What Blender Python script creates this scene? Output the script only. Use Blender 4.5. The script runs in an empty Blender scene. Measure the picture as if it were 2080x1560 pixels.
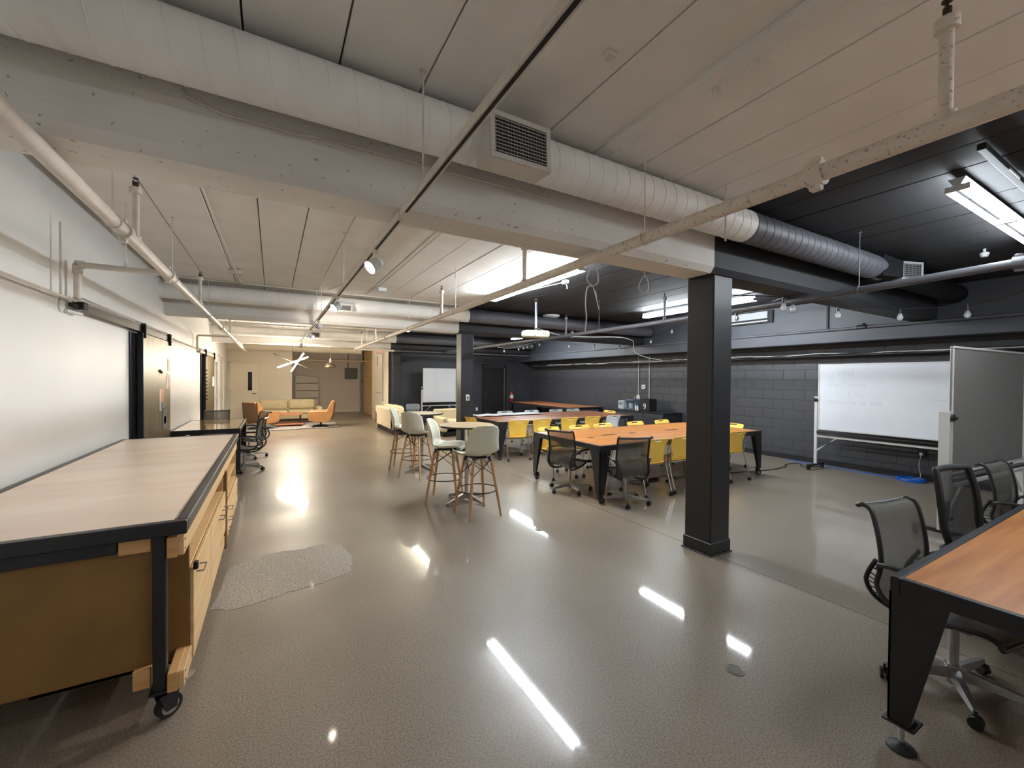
import bpy, math, random
from mathutils import Vector, Matrix
random.seed(7)
S = bpy.context.scene
COL = S.collection
PI = math.pi

# ------------------------------------------------------------------ camera, world, exposure
cam_d = bpy.data.cameras.new('camera'); cam = bpy.data.objects.new('camera', cam_d); COL.objects.link(cam)
S.camera = cam
YAW, PIT, ROL, FPX, CAMH = .5202, -.01235, .00754, 849.4, 1.6
cam_d.sensor_fit = 'HORIZONTAL'; cam_d.sensor_width = 36.0; cam_d.lens = 36.0 * FPX / 2080.0
cam_d.clip_start = .02; cam_d.clip_end = 100
_fw = Vector((math.sin(YAW)*math.cos(PIT), math.cos(YAW)*math.cos(PIT), math.sin(PIT)))
_r = Vector((math.cos(YAW), -math.sin(YAW), 0)); _u = _r.cross(_fw)
_R = _r*math.cos(ROL) + _u*math.sin(ROL); _U = -_r*math.sin(ROL) + _u*math.cos(ROL)
_m = Matrix((_R, _U, -_fw)).transposed().to_4x4(); _m.translation = Vector((0, 0, CAMH)); cam.matrix_world = _m
w = bpy.data.worlds.new('world'); S.world = w; w.use_nodes = True
w.node_tree.nodes['Background'].inputs[0].default_value = (.55, .58, .62, 1)
w.node_tree.nodes['Background'].inputs[1].default_value = .02
S.view_settings.view_transform = 'Standard'; S.view_settings.look = 'None'
S.view_settings.exposure = 1.30; S.view_settings.gamma = 1.0; S.view_settings.use_curve_mapping = False
TUBE_E = 70.0      # cool fluorescent tubes in the middle of the room
TUBE_LOW = 26.0    # dimmer tubes of the upper right fixture and an added strip behind the camera
SPOT_W = 12.0      # warm track spots
LOUNGE_E = 240.0    # warm rods of the lounge pendant

# ------------------------------------------------------------------ materials
def srgb(r, g, b):
    f = lambda c: (c/255/12.92) if c/255 <= .04045 else ((c/255+.055)/1.055)**2.4
    return (f(r), f(g), f(b), 1)
MATS = {}
def mat(name, col, rough=.5, metal=0, var=0.0, scale=4.0, bump=0.0, bscale=60.0, coat=0, coatr=.1, stretch=(1, 1, 1), col2=None, spec=.5, detail=4):
    if name in MATS: return MATS[name]
    m = bpy.data.materials.new(name); m.use_nodes = True; nt = m.node_tree; b = nt.nodes['Principled BSDF']
    b.inputs['Roughness'].default_value = rough; b.inputs['Metallic'].default_value = metal
    b.inputs['Coat Weight'].default_value = coat; b.inputs['Coat Roughness'].default_value = coatr
    b.inputs['Specular IOR Level'].default_value = spec
    tc = nt.nodes.new('ShaderNodeTexCoord'); mp = nt.nodes.new('ShaderNodeMapping'); mp.inputs['Scale'].default_value = stretch
    nt.links.new(tc.outputs['Object'], mp.inputs[0])
    n = nt.nodes.new('ShaderNodeTexNoise'); n.inputs['Scale'].default_value = scale; n.inputs['Detail'].default_value = detail
    nt.links.new(mp.outputs[0], n.inputs['Vector'])
    r = nt.nodes.new('ShaderNodeValToRGB'); r.color_ramp.elements[0].position = .3; r.color_ramp.elements[1].position = .7
    v = max(var, .02)
    c2 = col2 if col2 else tuple(min(1, c*(1+v)) for c in col[:3]) + (1,)
    c1 = col if col2 else tuple(c*(1-v) for c in col[:3]) + (1,)
    r.color_ramp.elements[0].color = c1; r.color_ramp.elements[1].color = c2
    nt.links.new(n.outputs[0], r.inputs[0]); nt.links.new(r.outputs[0], b.inputs['Base Color'])
    if bump:
        n2 = nt.nodes.new('ShaderNodeTexNoise'); n2.inputs['Scale'].default_value = bscale; n2.inputs['Detail'].default_value = 3
        nt.links.new(mp.outputs[0], n2.inputs['Vector'])
        bp = nt.nodes.new('ShaderNodeBump'); bp.inputs['Strength'].default_value = bump; bp.inputs['Distance'].default_value = .004
        nt.links.new(n2.outputs[0], bp.inputs['Height']); nt.links.new(bp.outputs[0], b.inputs['Normal'])
    MATS[name] = m
    return m
def split_mat(name, cw, cb, xs, rough=.6, var=.05, scale=3, bump=.2, bscale=80, stretch=(1, 1, 1)):
    """paint that changes from pale to black where the two rooms' colours meet, at world x = xs"""
    m = mat(name, cw, rough, 0, var, scale, bump, bscale, stretch=stretch)
    nt = m.node_tree; b = nt.nodes['Principled BSDF']
    src = b.inputs['Base Color'].links[0].from_socket
    g = nt.nodes.new('ShaderNodeNewGeometry'); sx = nt.nodes.new('ShaderNodeSeparateXYZ'); nt.links.new(g.outputs['Position'], sx.inputs[0])
    gt = nt.nodes.new('ShaderNodeMath'); gt.operation = 'GREATER_THAN'; gt.inputs[1].default_value = xs; nt.links.new(sx.outputs[0], gt.inputs[0])
    mx = nt.nodes.new('ShaderNodeMix'); mx.data_type = 'RGBA'
    nt.links.new(gt.outputs[0], mx.inputs[0]); nt.links.new(src, mx.inputs[6]); mx.inputs[7].default_value = cb
    nt.links.new(mx.outputs[2], b.inputs['Base Color'])
    return m
def emit(name, col, s):
    if name in MATS: return MATS[name]
    m = bpy.data.materials.new(name); m.use_nodes = True; nt = m.node_tree; nt.nodes.remove(nt.nodes['Principled BSDF'])
    e = nt.nodes.new('ShaderNodeEmission'); e.inputs[0].default_value = col; e.inputs[1].default_value = s
    n = nt.nodes.new('ShaderNodeTexNoise'); n.inputs['Scale'].default_value = 1.0
    nt.links.new(e.outputs[0], nt.nodes['Material Output'].inputs[0]); MATS[name] = m
    return m
BLACKP = srgb(50, 51, 55)
M_ceil = split_mat('ceiling_paint', srgb(236, 233, 228), srgb(27, 27, 30), 3.46, rough=.75, bump=.5, bscale=140)
M_joint = mat('plank_joint_shadow_gap', srgb(60, 56, 52), .9)
M_beam = split_mat('beam_concrete_paint', srgb(224, 220, 214), srgb(42, 42, 46), 3.37, rough=.65, var=.1, scale=2.2, bump=.5, bscale=60, stretch=(.4, 1, 1))
def add_pits(m, scale, lo, dark):
    nt = m.node_tree; b = nt.nodes['Principled BSDF']; src = b.inputs['Base Color'].links[0].from_socket
    tc = nt.nodes.new('ShaderNodeTexCoord'); n = nt.nodes.new('ShaderNodeTexNoise'); n.inputs['Scale'].default_value = scale; n.inputs['Detail'].default_value = 3
    nt.links.new(tc.outputs['Object'], n.inputs['Vector']); r = nt.nodes.new('ShaderNodeValToRGB')
    r.color_ramp.elements[0].position = lo; r.color_ramp.elements[1].position = lo+.02
    r.color_ramp.elements[0].color = (dark,)*3+(1,); r.color_ramp.elements[1].color = (1, 1, 1, 1); nt.links.new(n.outputs[0], r.inputs[0])
    mx = nt.nodes.new('ShaderNodeMix'); mx.data_type = 'RGBA'; mx.blend_type = 'MULTIPLY'; mx.inputs[0].default_value = 1
    nt.links.new(src, mx.inputs[6]); nt.links.new(r.outputs[0], mx.inputs[7]); nt.links.new(mx.outputs[2], b.inputs['Base Color'])
add_pits(M_beam, 34, .30, .5)
M_duct = split_mat('duct_paint', srgb(240, 238, 234), srgb(88, 88, 94), 3.45, rough=.5, var=.04, scale=6, bump=.25, bscale=200)
M_white = mat('white_wall_paint', srgb(226, 225, 222), .5, 0, .02, 1.5, .1, 200)
M_cream = mat('cream_wall_paint', srgb(218, 208, 186), .55, 0, .03, 1.2, .1, 200)
M_greyw = mat('grey_beige_wall', srgb(204, 194, 180), .6, 0, .06, 1.0, .15, 120)
M_black = mat('black_wall_paint', srgb(50, 51, 58), .5, 0, .12, 3, .3, 90)
M_upper = mat('upper_wall_paint', srgb(66, 69, 76), .5, 0, .06, 2, .2, 90)
M_col = mat('column_black_paint', srgb(37, 37, 40), .42, 0, .08, 4, .15, 90)
M_blk2 = mat('black_block_paint', srgb(56, 57, 62), .42, 0, .10, 5, .8, 120)
M_mortar = mat('painted_mortar', srgb(44, 44, 48), .6)
M_steelblk = mat('black_powder_steel', srgb(38, 38, 41), .38, .2, .15, 8, .15, 150)
M_rubber = mat('black_rubber', srgb(24, 24, 26), .55)
M_alu = mat('brushed_aluminium', srgb(170, 168, 165), .3, .9, .08, 20)
M_chrome = mat('chrome', srgb(205, 205, 205), .15, 1, .03)
M_pipew = mat('pipe_white_paint', srgb(214, 206, 196), .45, 0, .08, 14, .3, 90)
M_pipeb = mat('pipe_black_paint', srgb(88, 88, 94), .4, 0, .08, 8, .2, 90)
M_pipesplit = split_mat('pipe_two_tone_paint', srgb(224, 216, 196), srgb(80, 80, 86), 3.4, rough=.45)
M_wood_top = mat('table_wood_veneer', srgb(178, 106, 44), .36, 0, 0, 3.2, .12, 30, coat=.2, coatr=.16, stretch=(.5, 7, 1), col2=srgb(212, 142, 72), detail=8)
M_wood_dark = mat('rear_table_wood_veneer', srgb(152, 90, 50), .38, 0, 0, 3.2, .12, 30, coat=.2, coatr=.2, stretch=(.5, 7, 1), col2=srgb(184, 118, 74), detail=8)
M_pine = mat('light_birch_plywood', srgb(208, 170, 120), .5, 0, 0, 4, .15, 40, stretch=(1, .35, 5), col2=srgb(232, 192, 138), detail=8)
M_pine2 = mat('pine_stud', srgb(190, 142, 88), .55, 0, 0, 5, .15, 40, stretch=(1, .3, 6), col2=srgb(214, 168, 110), detail=8)
M_mdf = mat('hardboard_panel', srgb(130, 95, 46), .6, 0, .12, 3, .15, 160)
M_legw = mat('beech_leg', srgb(196, 150, 104), .45, 0, .15, 6, 0, 30, stretch=(4, 4, .6))
M_homa = mat('worn_laminate_top', srgb(218, 194, 174), .35, 0, 0, 1.6, .05, 80, stretch=(.6, 1.8, 1), col2=srgb(240, 222, 206), detail=6)
M_yel = mat('yellow_plastic', srgb(246, 200, 86), .38, 0, .03, 3)
M_whp = mat('white_plastic', srgb(222, 226, 226), .35, 0, .02, 3)
M_shell = mat('cream_moulded_plastic', srgb(226, 224, 204), .32, 0, .02, 3)
M_gplast = mat('grey_plastic', srgb(128, 130, 134), .45)
M_leather = mat('tan_leather', srgb(162, 116, 70), .42, 0, .12, 6, .25, 90)
M_leathb = mat('brown_chair_back', srgb(104, 76, 54), .5, 0, .1, 5)
M_sofa = mat('olive_cream_leather', srgb(178, 164, 128), .5, 0, .08, 5, .3, 60)
M_sofa2 = mat('cream_sofa_fabric', srgb(208, 194, 164), .8, 0, .05, 30, .3, 300)
M_rug = mat('grey_mottled_rug', srgb(128, 122, 120), .95, 0, 0, 2.5, .5, 250, col2=srgb(172, 166, 162), detail=8)
M_wbs = mat('whiteboard_surface', srgb(222, 226, 230), .18, 0, 0, 1.4, col2=srgb(210, 213, 222), spec=.6)
M_wbf = mat('whiteboard_frame', srgb(205, 203, 200), .4, .2)
M_felt = mat('grey_fabric_board', srgb(108, 106, 102), .9, 0, .1, 60, .3, 400)
M_dark = mat('near_black', srgb(14, 14, 16), .6)
M_glass = mat('dark_door_glass', srgb(30, 22, 18), .1, 0, .05, 3, spec=.8)
M_cable = mat('grey_cable', srgb(200, 198, 194), .5, 0, .1, 10)
M_cblk = mat('black_cable', srgb(28, 28, 30), .5)
M_blue = mat('blue_cable', srgb(24, 92, 190), .45)
M_brown = mat('bronze_steel', srgb(56, 48, 36), .4, .3, .1, 6, .1, 60)
M_slat = mat('golden_wood_slat', srgb(206, 166, 116), .5, 0, 0, 3, .1, 40, stretch=(1, .5, 8), col2=srgb(220, 180, 128), detail=6)
M_red = mat('red_enamel', srgb(170, 28, 34), .35)
M_elec = mat('grey_green_enamel', srgb(96, 98, 88), .5)
M_teak = mat('teak_wood', srgb(158, 100, 62), .45, 0, 0, 4, .1, 40, stretch=(.6, 5, 5), col2=srgb(184, 124, 80))
M_bulb = mat('clear_bulb_glass', srgb(225, 228, 232), .08, 0, .02, 3)
_b = M_bulb.node_tree.nodes['Principled BSDF']; _b.inputs['Transmission Weight'].default_value = .55
M_tube = emit('fluorescent_tube_glow', (.86, .94, 1, 1), TUBE_E)
M_tube_low = emit('weaker_fluorescent_tube_glow', (.86, .94, 1, 1), TUBE_LOW)
M_tube_warm2 = emit('yellowish_fluorescent_tube_glow', (1, .93, .74, 1), 54)
M_tube_fill = emit('added_fill_tube_glow', (.9, .95, 1, 1), 20)  # tubes of the added fill strip behind the camera
M_rod = emit('warm_led_rod_glow', (1, .88, .72, 1), LOUNGE_E)
M_lens = emit('track_lamp_lens_glow', (1, .84, .66, 1), 30)
M_exit = emit('exit_sign_glow', (1, .12, .08, 1), .8)
M_fix = mat('fixture_white_enamel', srgb(200, 202, 204), .4)
# woven mesh fabric: real holes left to see through, so partly transparent
def mesh_mat(name, col, alpha):
    m = mat(name, col, .6, 0, .05, 30); nt = m.node_tree; b = nt.nodes['Principled BSDF']
    b.inputs['Alpha'].default_value = alpha
    return m
M_mesh = mesh_mat('dark_mesh_fabric', srgb(84, 80, 74), .80)
M_mesh2 = mesh_mat('black_mesh_fabric', srgb(26, 26, 28), .82)
# polished concrete
def floor_mat(name, rough0, coat, c1, c2, dots=.5, bump=.05):
    m = bpy.data.materials.new(name); m.use_nodes = True; nt = m.node_tree; b = nt.nodes['Principled BSDF']; L = nt.links.new
    tc = nt.nodes.new('ShaderNodeTexCoord')
    def noise(s, d=6, r=.6):
        n = nt.nodes.new('ShaderNodeTexNoise'); n.inputs['Scale'].default_value = s; n.inputs['Detail'].default_value = d
        n.inputs['Roughness'].default_value = r; L(tc.outputs['Object'], n.inputs['Vector']); return n
    def ramp(src, p0, p1, a, c):
        r = nt.nodes.new('ShaderNodeValToRGB'); r.color_ramp.elements[0].position = p0; r.color_ramp.elements[1].position = p1
        r.color_ramp.elements[0].color = a; r.color_ramp.elements[1].color = c; L(src, r.inputs[0]); return r
    big = ramp(noise(.7, 3, .5).outputs[0], .25, .75, c1, c2)
    fine = ramp(noise(105, 5, .8).outputs[0], .40, .56, (1-dots, 1-dots, 1-dots, 1), (1, 1, 1, 1))
    v = nt.nodes.new('ShaderNodeTexVoronoi'); v.inputs['Scale'].default_value = 26; L(tc.outputs['Object'], v.inputs['Vector'])
    peb = ramp(v.outputs['Distance'], .02, .06, (.72, .70, .66, 1), (1, 1, 1, 1))
    m1 = nt.nodes.new('ShaderNodeMix'); m1.data_type = 'RGBA'; m1.blend_type = 'MULTIPLY'; m1.inputs[0].default_value = 1
    L(big.outputs[0], m1.inputs[6]); L(fine.outputs[0], m1.inputs[7])
    m2 = nt.nodes.new('ShaderNodeMix'); m2.data_type = 'RGBA'; m2.blend_type = 'MULTIPLY'; m2.inputs[0].default_value = .8
    L(m1.outputs[2], m2.inputs[6]); L(peb.outputs[0], m2.inputs[7]); L(m2.outputs[2], b.inputs['Base Color'])
    rr = ramp(noise(.8, 2).outputs[0], .2, .8, (rough0*.85,)*3+(1,), (min(1, rough0*1.15),)*3+(1,)); L(rr.outputs[0], b.inputs['Roughness'])
    b.inputs['Coat Weight'].default_value = coat; b.inputs['Coat Roughness'].default_value = .055; b.inputs['Specular IOR Level'].default_value = .28
    bp = nt.nodes.new('ShaderNodeBump'); bp.inputs['Strength'].default_value = bump; bp.inputs['Distance'].default_value = .01
    L(noise(60, 4).outputs[0], bp.inputs['Height']); L(bp.outputs[0], b.inputs['Normal'])
    MATS[name] = m; return m
M_floor = floor_mat('polished_concrete', .40, .32, srgb(134, 121, 105), srgb(156, 143, 128), .50, .006)
M_patch = floor_mat('rough_ground_concrete', .6, .12, srgb(170, 160, 146), srgb(190, 182, 170), .62, .8)

# ------------------------------------------------------------------ mesh helpers
class MB:
    def __init__(s): s.v = []; s.f = []
    def add(s, vs, fs):
        k = len(s.v); s.v += [tuple(v) for v in vs]; s.f += [tuple(i+k for i in f) for f in fs]; return s
    def box(s, x0, y0, z0, x1, y1, z1):
        x0, x1 = min(x0, x1), max(x0, x1); y0, y1 = min(y0, y1), max(y0, y1); z0, z1 = min(z0, z1), max(z0, z1)
        return s.add([(x0,y0,z0),(x1,y0,z0),(x1,y1,z0),(x0,y1,z0),(x0,y0,z1),(x1,y0,z1),(x1,y1,z1),(x0,y1,z1)],
                     [(0,3,2,1),(4,5,6,7),(0,1,5,4),(1,2,6,5),(2,3,7,6),(3,0,4,7)])
    def bbox(s, x0, y0, z0, x1, y1, z1, b=.003):
        """box with chamfered edges (24-vertex)"""
        x0, x1 = min(x0, x1), max(x0, x1); y0, y1 = min(y0, y1), max(y0, y1); z0, z1 = min(z0, z1), max(z0, z1)
        b = min(b, (x1-x0)*.45, (y1-y0)*.45, (z1-z0)*.45)
        vs = []; idx = {}
        for i, X in enumerate((x0, x1)):
            for j, Y in enumerate((y0, y1)):
                for k, Zz in enumerate((z0, z1)):
                    sx, sy, sz = (1, -1)[i]*b, (1, -1)[j]*b, (1, -1)[k]*b
                    idx[i, j, k] = len(vs)
                    vs += [(X, Y+sy, Zz+sz), (X+sx, Y, Zz+sz), (X+sx, Y+sy, Zz)]
        I = idx; F = []
        for i in (0, 1): F.append([I[i,0,0], I[i,1,0], I[i,1,1], I[i,0,1]])
        for j in (0, 1): F.append([I[0,j,0]+1, I[1,j,0]+1, I[1,j,1]+1, I[0,j,1]+1])
        for k in (0, 1): F.append([I[0,0,k]+2, I[1,0,k]+2, I[1,1,k]+2, I[0,1,k]+2])
        for j in (0, 1):
            for k in (0, 1): F.append([I[0,j,k]+1, I[1,j,k]+1, I[1,j,k]+2, I[0,j,k]+2])
        for i in (0, 1):
            for k in (0, 1): F.append([I[i,0,k], I[i,1,k], I[i,1,k]+2, I[i,0,k]+2])
        for i in (0, 1):
            for j in (0, 1): F.append([I[i,j,0], I[i,j,1], I[i,j,1]+1, I[i,j,0]+1])
        for i in (0, 1):
            for j in (0, 1):
                for k in (0, 1): F.append([I[i,j,k], I[i,j,k]+1, I[i,j,k]+2])
        c = Vector(((x0+x1)/2, (y0+y1)/2, (z0+z1)/2)); G = []
        for f in F:
            p = [Vector(vs[q]) for q in f]; n = (p[1]-p[0]).cross(p[2]-p[0]); m_ = sum(p, Vector())/len(p)
            G.append(tuple(f) if n.dot(m_-c) > 0 else tuple(reversed(f)))
        return s.add(vs, G)
    def cyl(s, p0, p1, r, n=12, r2=None, caps=True):
        p0, p1 = Vector(p0), Vector(p1); r2 = r if r2 is None else r2
        d = (p1-p0).normalized(); a = d.orthogonal().normalized(); b = d.cross(a)
        vs = []
        for p, q in ((p0, r), (p1, r2)):
            for i in range(n):
                t = 2*PI*i/n; vs.append(p + a*math.cos(t)*q + b*math.sin(t)*q)
        fs = [(i, (i+1) % n, n+(i+1) % n, n+i) for i in range(n)]
        if caps: fs += [tuple(range(n-1, -1, -1)), tuple(range(n, 2*n))]
        return s.add(vs, fs)
    def tube(s, pts, r, n=8, closed=False):
        P = [Vector(p) for p in pts]; m = len(P); vs = []; prev = None
        for i, p in enumerate(P):
            if closed: d = P[(i+1) % m] - P[i-1]
            else: d = P[min(i+1, m-1)] - P[max(i-1, 0)]
            d.normalize()
            a = d.orthogonal().normalized() if prev is None else (prev - d*prev.dot(d)).normalized()
            prev = a; b = d.cross(a); rr = r[i] if isinstance(r, (list, tuple)) else r
            for k in range(n):
                t = 2*PI*k/n; vs.append(p + a*math.cos(t)*rr + b*math.sin(t)*rr)
        fs = []
        for i in range(m if closed else m-1):
            j = (i+1) % m
            for k in range(n): fs.append((i*n+k, i*n+(k+1) % n, j*n+(k+1) % n, j*n+k))
        if not closed: fs += [tuple(range(n-1, -1, -1)), tuple(range((m-1)*n, m*n))]
        return s.add(vs, fs)
    def lathe(s, prof, c=(0, 0, 0), n=24, axis='z'):
        vs = []; m = len(prof)
        for (r, z) in prof:
            for i in range(n):
                t = 2*PI*i/n
                p = (r*math.cos(t), r*math.sin(t), z)
                if axis == 'x': p = (z, r*math.cos(t), r*math.sin(t))
                if axis == 'y': p = (r*math.sin(t), z, r*math.cos(t))
                vs.append((c[0]+p[0], c[1]+p[1], c[2]+p[2]))
        fs = [(j*n+i, j*n+(i+1) % n, (j+1)*n+(i+1) % n, (j+1)*n+i) for j in range(m-1) for i in range(n)]
        fs += [tuple(range(n-1, -1, -1)), tuple(range((m-1)*n, m*n))]
        return s.add(vs, fs)
    def prism(s, poly, z0, z1):
        n = len(poly)
        return s.add([(x, y, z0) for x, y in poly]+[(x, y, z1) for x, y in poly],
                     [tuple(range(n-1, -1, -1)), tuple(range(n, 2*n))]+[(i, (i+1) % n, n+(i+1) % n, n+i) for i in range(n)])
    def slab(s, quad_a, quad_b):
        """hexahedron from two quads"""
        return s.add(list(quad_a)+list(quad_b), [(0,3,2,1),(4,5,6,7),(0,1,5,4),(1,2,6,5),(2,3,7,6),(3,0,4,7)])
    def grid(s, rows):
        m, n = len(rows), len(rows[0])
        return s.add([p for r in rows for p in r], [(i*n+j, i*n+j+1, (i+1)*n+j+1, (i+1)*n+j) for i in range(m-1) for j in range(n-1)])
    def xf(s, M):
        s.v = [tuple(M @ Vector(v)) for v in s.v]; return s
    def build(s, name, m, parent=None, smooth=True, solid=0, subsurf=0, bevel=0, sharp=40):
        me = bpy.data.meshes.new(name); me.from_pydata(s.v, [], s.f); me.materials.append(m)
        if smooth:
            me.polygons.foreach_set('use_smooth', [True]*len(me.polygons)); me.set_sharp_from_angle(angle=math.radians(sharp))
        me.update(); o = bpy.data.objects.new(name, me); COL.objects.link(o)
        if parent is not None: o.parent = parent
        if subsurf:
            q = o.modifiers.new('subdivision', 'SUBSURF'); q.levels = q.render_levels = subsurf
        if solid:
            q = o.modifiers.new('thickness', 'SOLIDIFY'); q.thickness = solid; q.offset = 0
        if bevel:
            q = o.modifiers.new('bevel', 'BEVEL'); q.width = bevel; q.segments = 2; q.limit_method = 'ANGLE'
        return o
def thing(name, label, cat, loc=(0, 0, 0), rz=0, group=None):
    o = bpy.data.objects.new(name, None); COL.objects.link(o); o.location = loc; o.rotation_euler = (0, 0, rz)
    o.empty_display_size = .1; o['label'] = label; o['category'] = cat
    if group: o['group'] = group
    return o
def tag(o, label, cat, group=None):
    o['label'] = label; o['category'] = cat
    if group: o['group'] = group
    return o
def struct(o, label=None):
    o['kind'] = 'structure'
    if label: o['label'] = label
    return o
KIDS = {}
def dup(root, loc, rz, label, group=None):
    def cp(o, par):
        c = o.copy(); COL.objects.link(c); c.parent = par
        for ch in [x for x in ALL if x.parent == o]: cp(ch, c)
        return c
    ALL = list(COL.objects)
    r = root.copy(); COL.objects.link(r); r.location = loc; r.rotation_euler = (0, 0, rz); r['label'] = label
    if group: r['group'] = group
    for ch in [x for x in ALL if x.parent == root]: cp(ch, r)
    return r
def bez(pts, n=8):
    """smooth polyline through pts (Catmull-Rom)"""
    P = [Vector(p) for p in pts]; P = [P[0]*2-P[1]] + P + [P[-1]*2-P[-2]]; out = []
    for i in range(1, len(P)-2):
        for k in range(n):
            t = k/n; a, b, c, d = P[i-1], P[i], P[i+1], P[i+2]
            out.append(.5*((2*b)+(c-a)*t+(2*a-5*b+4*c-d)*t*t+(3*b-a-3*c+d)*t*t*t))
    out.append(P[-2]); return out
def text(name, body, size, m, parent, loc, rot, extrude=.0006):
    cu = bpy.data.curves.new(name, 'FONT'); cu.body = body; cu.size = size; cu.extrude = extrude; cu.resolution_u = 3
    cu.materials.append(m); o = bpy.data.objects.new(name, cu); COL.objects.link(o); o.parent = parent
    me = bpy.data.meshes.new_from_object(o.evaluated_get(bpy.context.evaluated_depsgraph_get())); me.name = name
    bpy.data.objects.remove(o); o = bpy.data.objects.new(name, me); COL.objects.link(o); o.parent = parent
    o.location = loc; o.rotation_euler = rot; return o

CEIL, XL, XR, YB = 3.06, -1.43, 9.2, -3.6
# ================================================================== FLOOR
fl = struct(MB().box(XL-.2, YB, -.3, XR+.2, 21.2, -.02).build('floor', M_joint, smooth=False), 'polished speckled concrete floor with a long joint beside the black post')
def slab_piece(x0, x1, y0=YB, y1=21.2):
    MB().box(x0, y0, -.02, x1, y1, 0).build('slab', M_floor, fl, smooth=False)
slab_piece(XL-.2, 3.515); slab_piece(3.521, XR+.2)
patch = [(-.37,3.5),(-.3,4.2),(-.1,4.33),(.03,4.36),(.25,4.33),(.44,4.38),(.56,4.25),(.62,4.0),(.6,3.83),(.57,3.64),(.42,3.56),(.28,3.51),(.1,3.5),(-.1,3.44),(-.25,3.42)]
pp = []
for i, (x, y) in enumerate(patch):
    x2, y2 = patch[(i+1) % len(patch)]
    for k in range(4):
        t = k/4; pp.append((x+(x2-x)*t+random.uniform(-.012, .012), y+(y2-y)*t+random.uniform(-.012, .012)))
MB().prism(pp, .0002, .0016).build('patch', M_patch, fl, smooth=False)['label'] = 'rougher ground patch of floor showing the aggregate'
# floor boxes / cleanouts
for (x, y), lb in zip(((2.22, 1.37), (2.47, 3.70)), ('round metal floor cleanout nearest the camera', 'small round floor cleanout before the wooden table')):
    t = thing('floor_cleanout', lb, 'floor cleanout', (x, y, 0))
    MB().lathe([(.050, 0), (.050, .003), (.040, .004), (.036, .001)], n=28).build('rim', mat('worn_brass', srgb(120, 112, 98), .3, .1, coat=.3) if x < 2.3 else M_floor, t)
    MB().lathe([(.034, .0005), (.034, .0022), (.012, .0035)], n=20).build('cap', mat('dark_brass', srgb(84, 78, 66), .4, .2) if x < 2.3 else M_floor, t)

# ================================================================== CEILING
ce = struct(MB().box(XL-.2, YB, CEIL+.05, XR+.2, 21.2, CEIL+.3).build('ceiling', M_joint, smooth=False), 'plank ceiling painted pale on the left and black on the right')
seams = [-.49+.381*k for k in range(-2, 26)]
pw_mesh = {}
for (y0, y1) in ((YB, 2.4), (2.4, 8.2), (8.2, 14.0), (14.0, 21.2)):
    for k, s0 in enumerate(seams):
        if s0 > XR: break
        dz = random.uniform(-.003, .003); x0 = max(XL, s0+.004)
        MB().bbox(x0, y0+.002, CEIL+dz, min(s0+.377, XR), y1-.002, CEIL+.06, .004).build('plank', M_ceil, ce, smooth=False)
# ridge strip between two planks with peeling paint flakes
MB().bbox(1.77, YB, CEIL-.035, 1.87, 1.97, CEIL+.01, .01).build('ridge', M_ceil, ce, smooth=False)['label'] = 'raised strip under the pale ceiling with peeling paint'
fk = MB()
for i in range(26):
    y = random.choice([random.uniform(1.75, 2.2), random.uniform(.9, 1.35)]); x = 1.87+random.uniform(0, .05)
    a = random.uniform(.015, .045)
    fk.add([(x, y, CEIL-.004), (x+a, y+a*.4, CEIL-.02-a*.4), (x+a*.3, y+a, CEIL-.012)], [(0, 1, 2)])
o = fk.build('paint_flake', M_ceil, ce, smooth=False, solid=.002); o['kind'] = 'stuff'

# ================================================================== BEAMS AND COLUMNS
def beam(y0, label):
    b, z0, z1, w_ = .045, 2.55, CEIL+.02, .33
    prof = [(y0, z1), (y0, z0+.05), (y0+b*.8, z0), (y0+w_-b*.8, z0), (y0+w_, z0+.05), (y0+w_, z1)]
    n = len(prof); vs = []
    xs = [XL, 0, 1.5, 3.37, 5, 7, XR]
    for x in xs: vs += [(x, y, z) for y, z in prof]
    fs = [(i*n+j, i*n+(j+1) % n, (i+1)*n+(j+1) % n, (i+1)*n+j) for i in range(len(xs)-1) for j in range(n)]
    fs += [tuple(range(n)), tuple(range((len(xs)-1)*n+n-1, (len(xs)-1)*n-1, -1))]
    return struct(MB().add(vs, fs).build('beam', M_beam, smooth=False), label)
b1 = beam(2.32, 'nearest concrete beam across the ceiling, pale then black')
b2 = beam(8.12, 'middle concrete beam across the ceiling behind the second duct')
b3 = beam(13.9, 'farthest concrete beam in front of the lounge')
# board-mark crack and thin conduit on the near beam face
ck = MB()
px = XL
pts = []
while px < 3.3: pts.append((px, 2.3185, 2.735+random.uniform(-.008, .008)-.004*px)); px += random.uniform(.05, .12)
cw = MB().tube([(-.35, 2.31, 3.0), (-.35, 2.31, 2.86), (-.33, 2.31, 2.825), (-.2, 2.31, 2.79), (.1, 2.31, 2.785), (.2, 2.31, 2.80), (.6, 2.31, 2.80), (1.6, 2.31, 2.80)], .006, 6)
tag(cw.build('conduit', M_pipew), 'thin painted wire bent along the face of the nearest beam', 'conduit')
def column(x, y, label):
    c = struct(MB().bbox(x, y, .0, x+.28, y+.28, 2.56, .012).build('column', M_col, smooth=False), label)
    MB().bbox(x-.02, y-.02, 0, x+.30, y+.30, .012, .004).build('base_plate', M_steelblk, c, smooth=False)
    MB().bbox(x-.008, y-.008, .012, x+.288, y+.288, .12, .006).build('base_trim', M_col, c, smooth=False)
    return c
c1 = column(3.44, 2.37, 'square black column nearest the camera'); c2 = column(3.44, 8.15, 'square black column behind the round bar tables')
c3 = column(3.44, 13.93, 'black column at the left end of the far black wall')
MB().bbox(3.716, 2.48, 1.13, 3.728, 2.54, 1.24, .003).build('socket', M_dark, c1, smooth=False)
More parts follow.
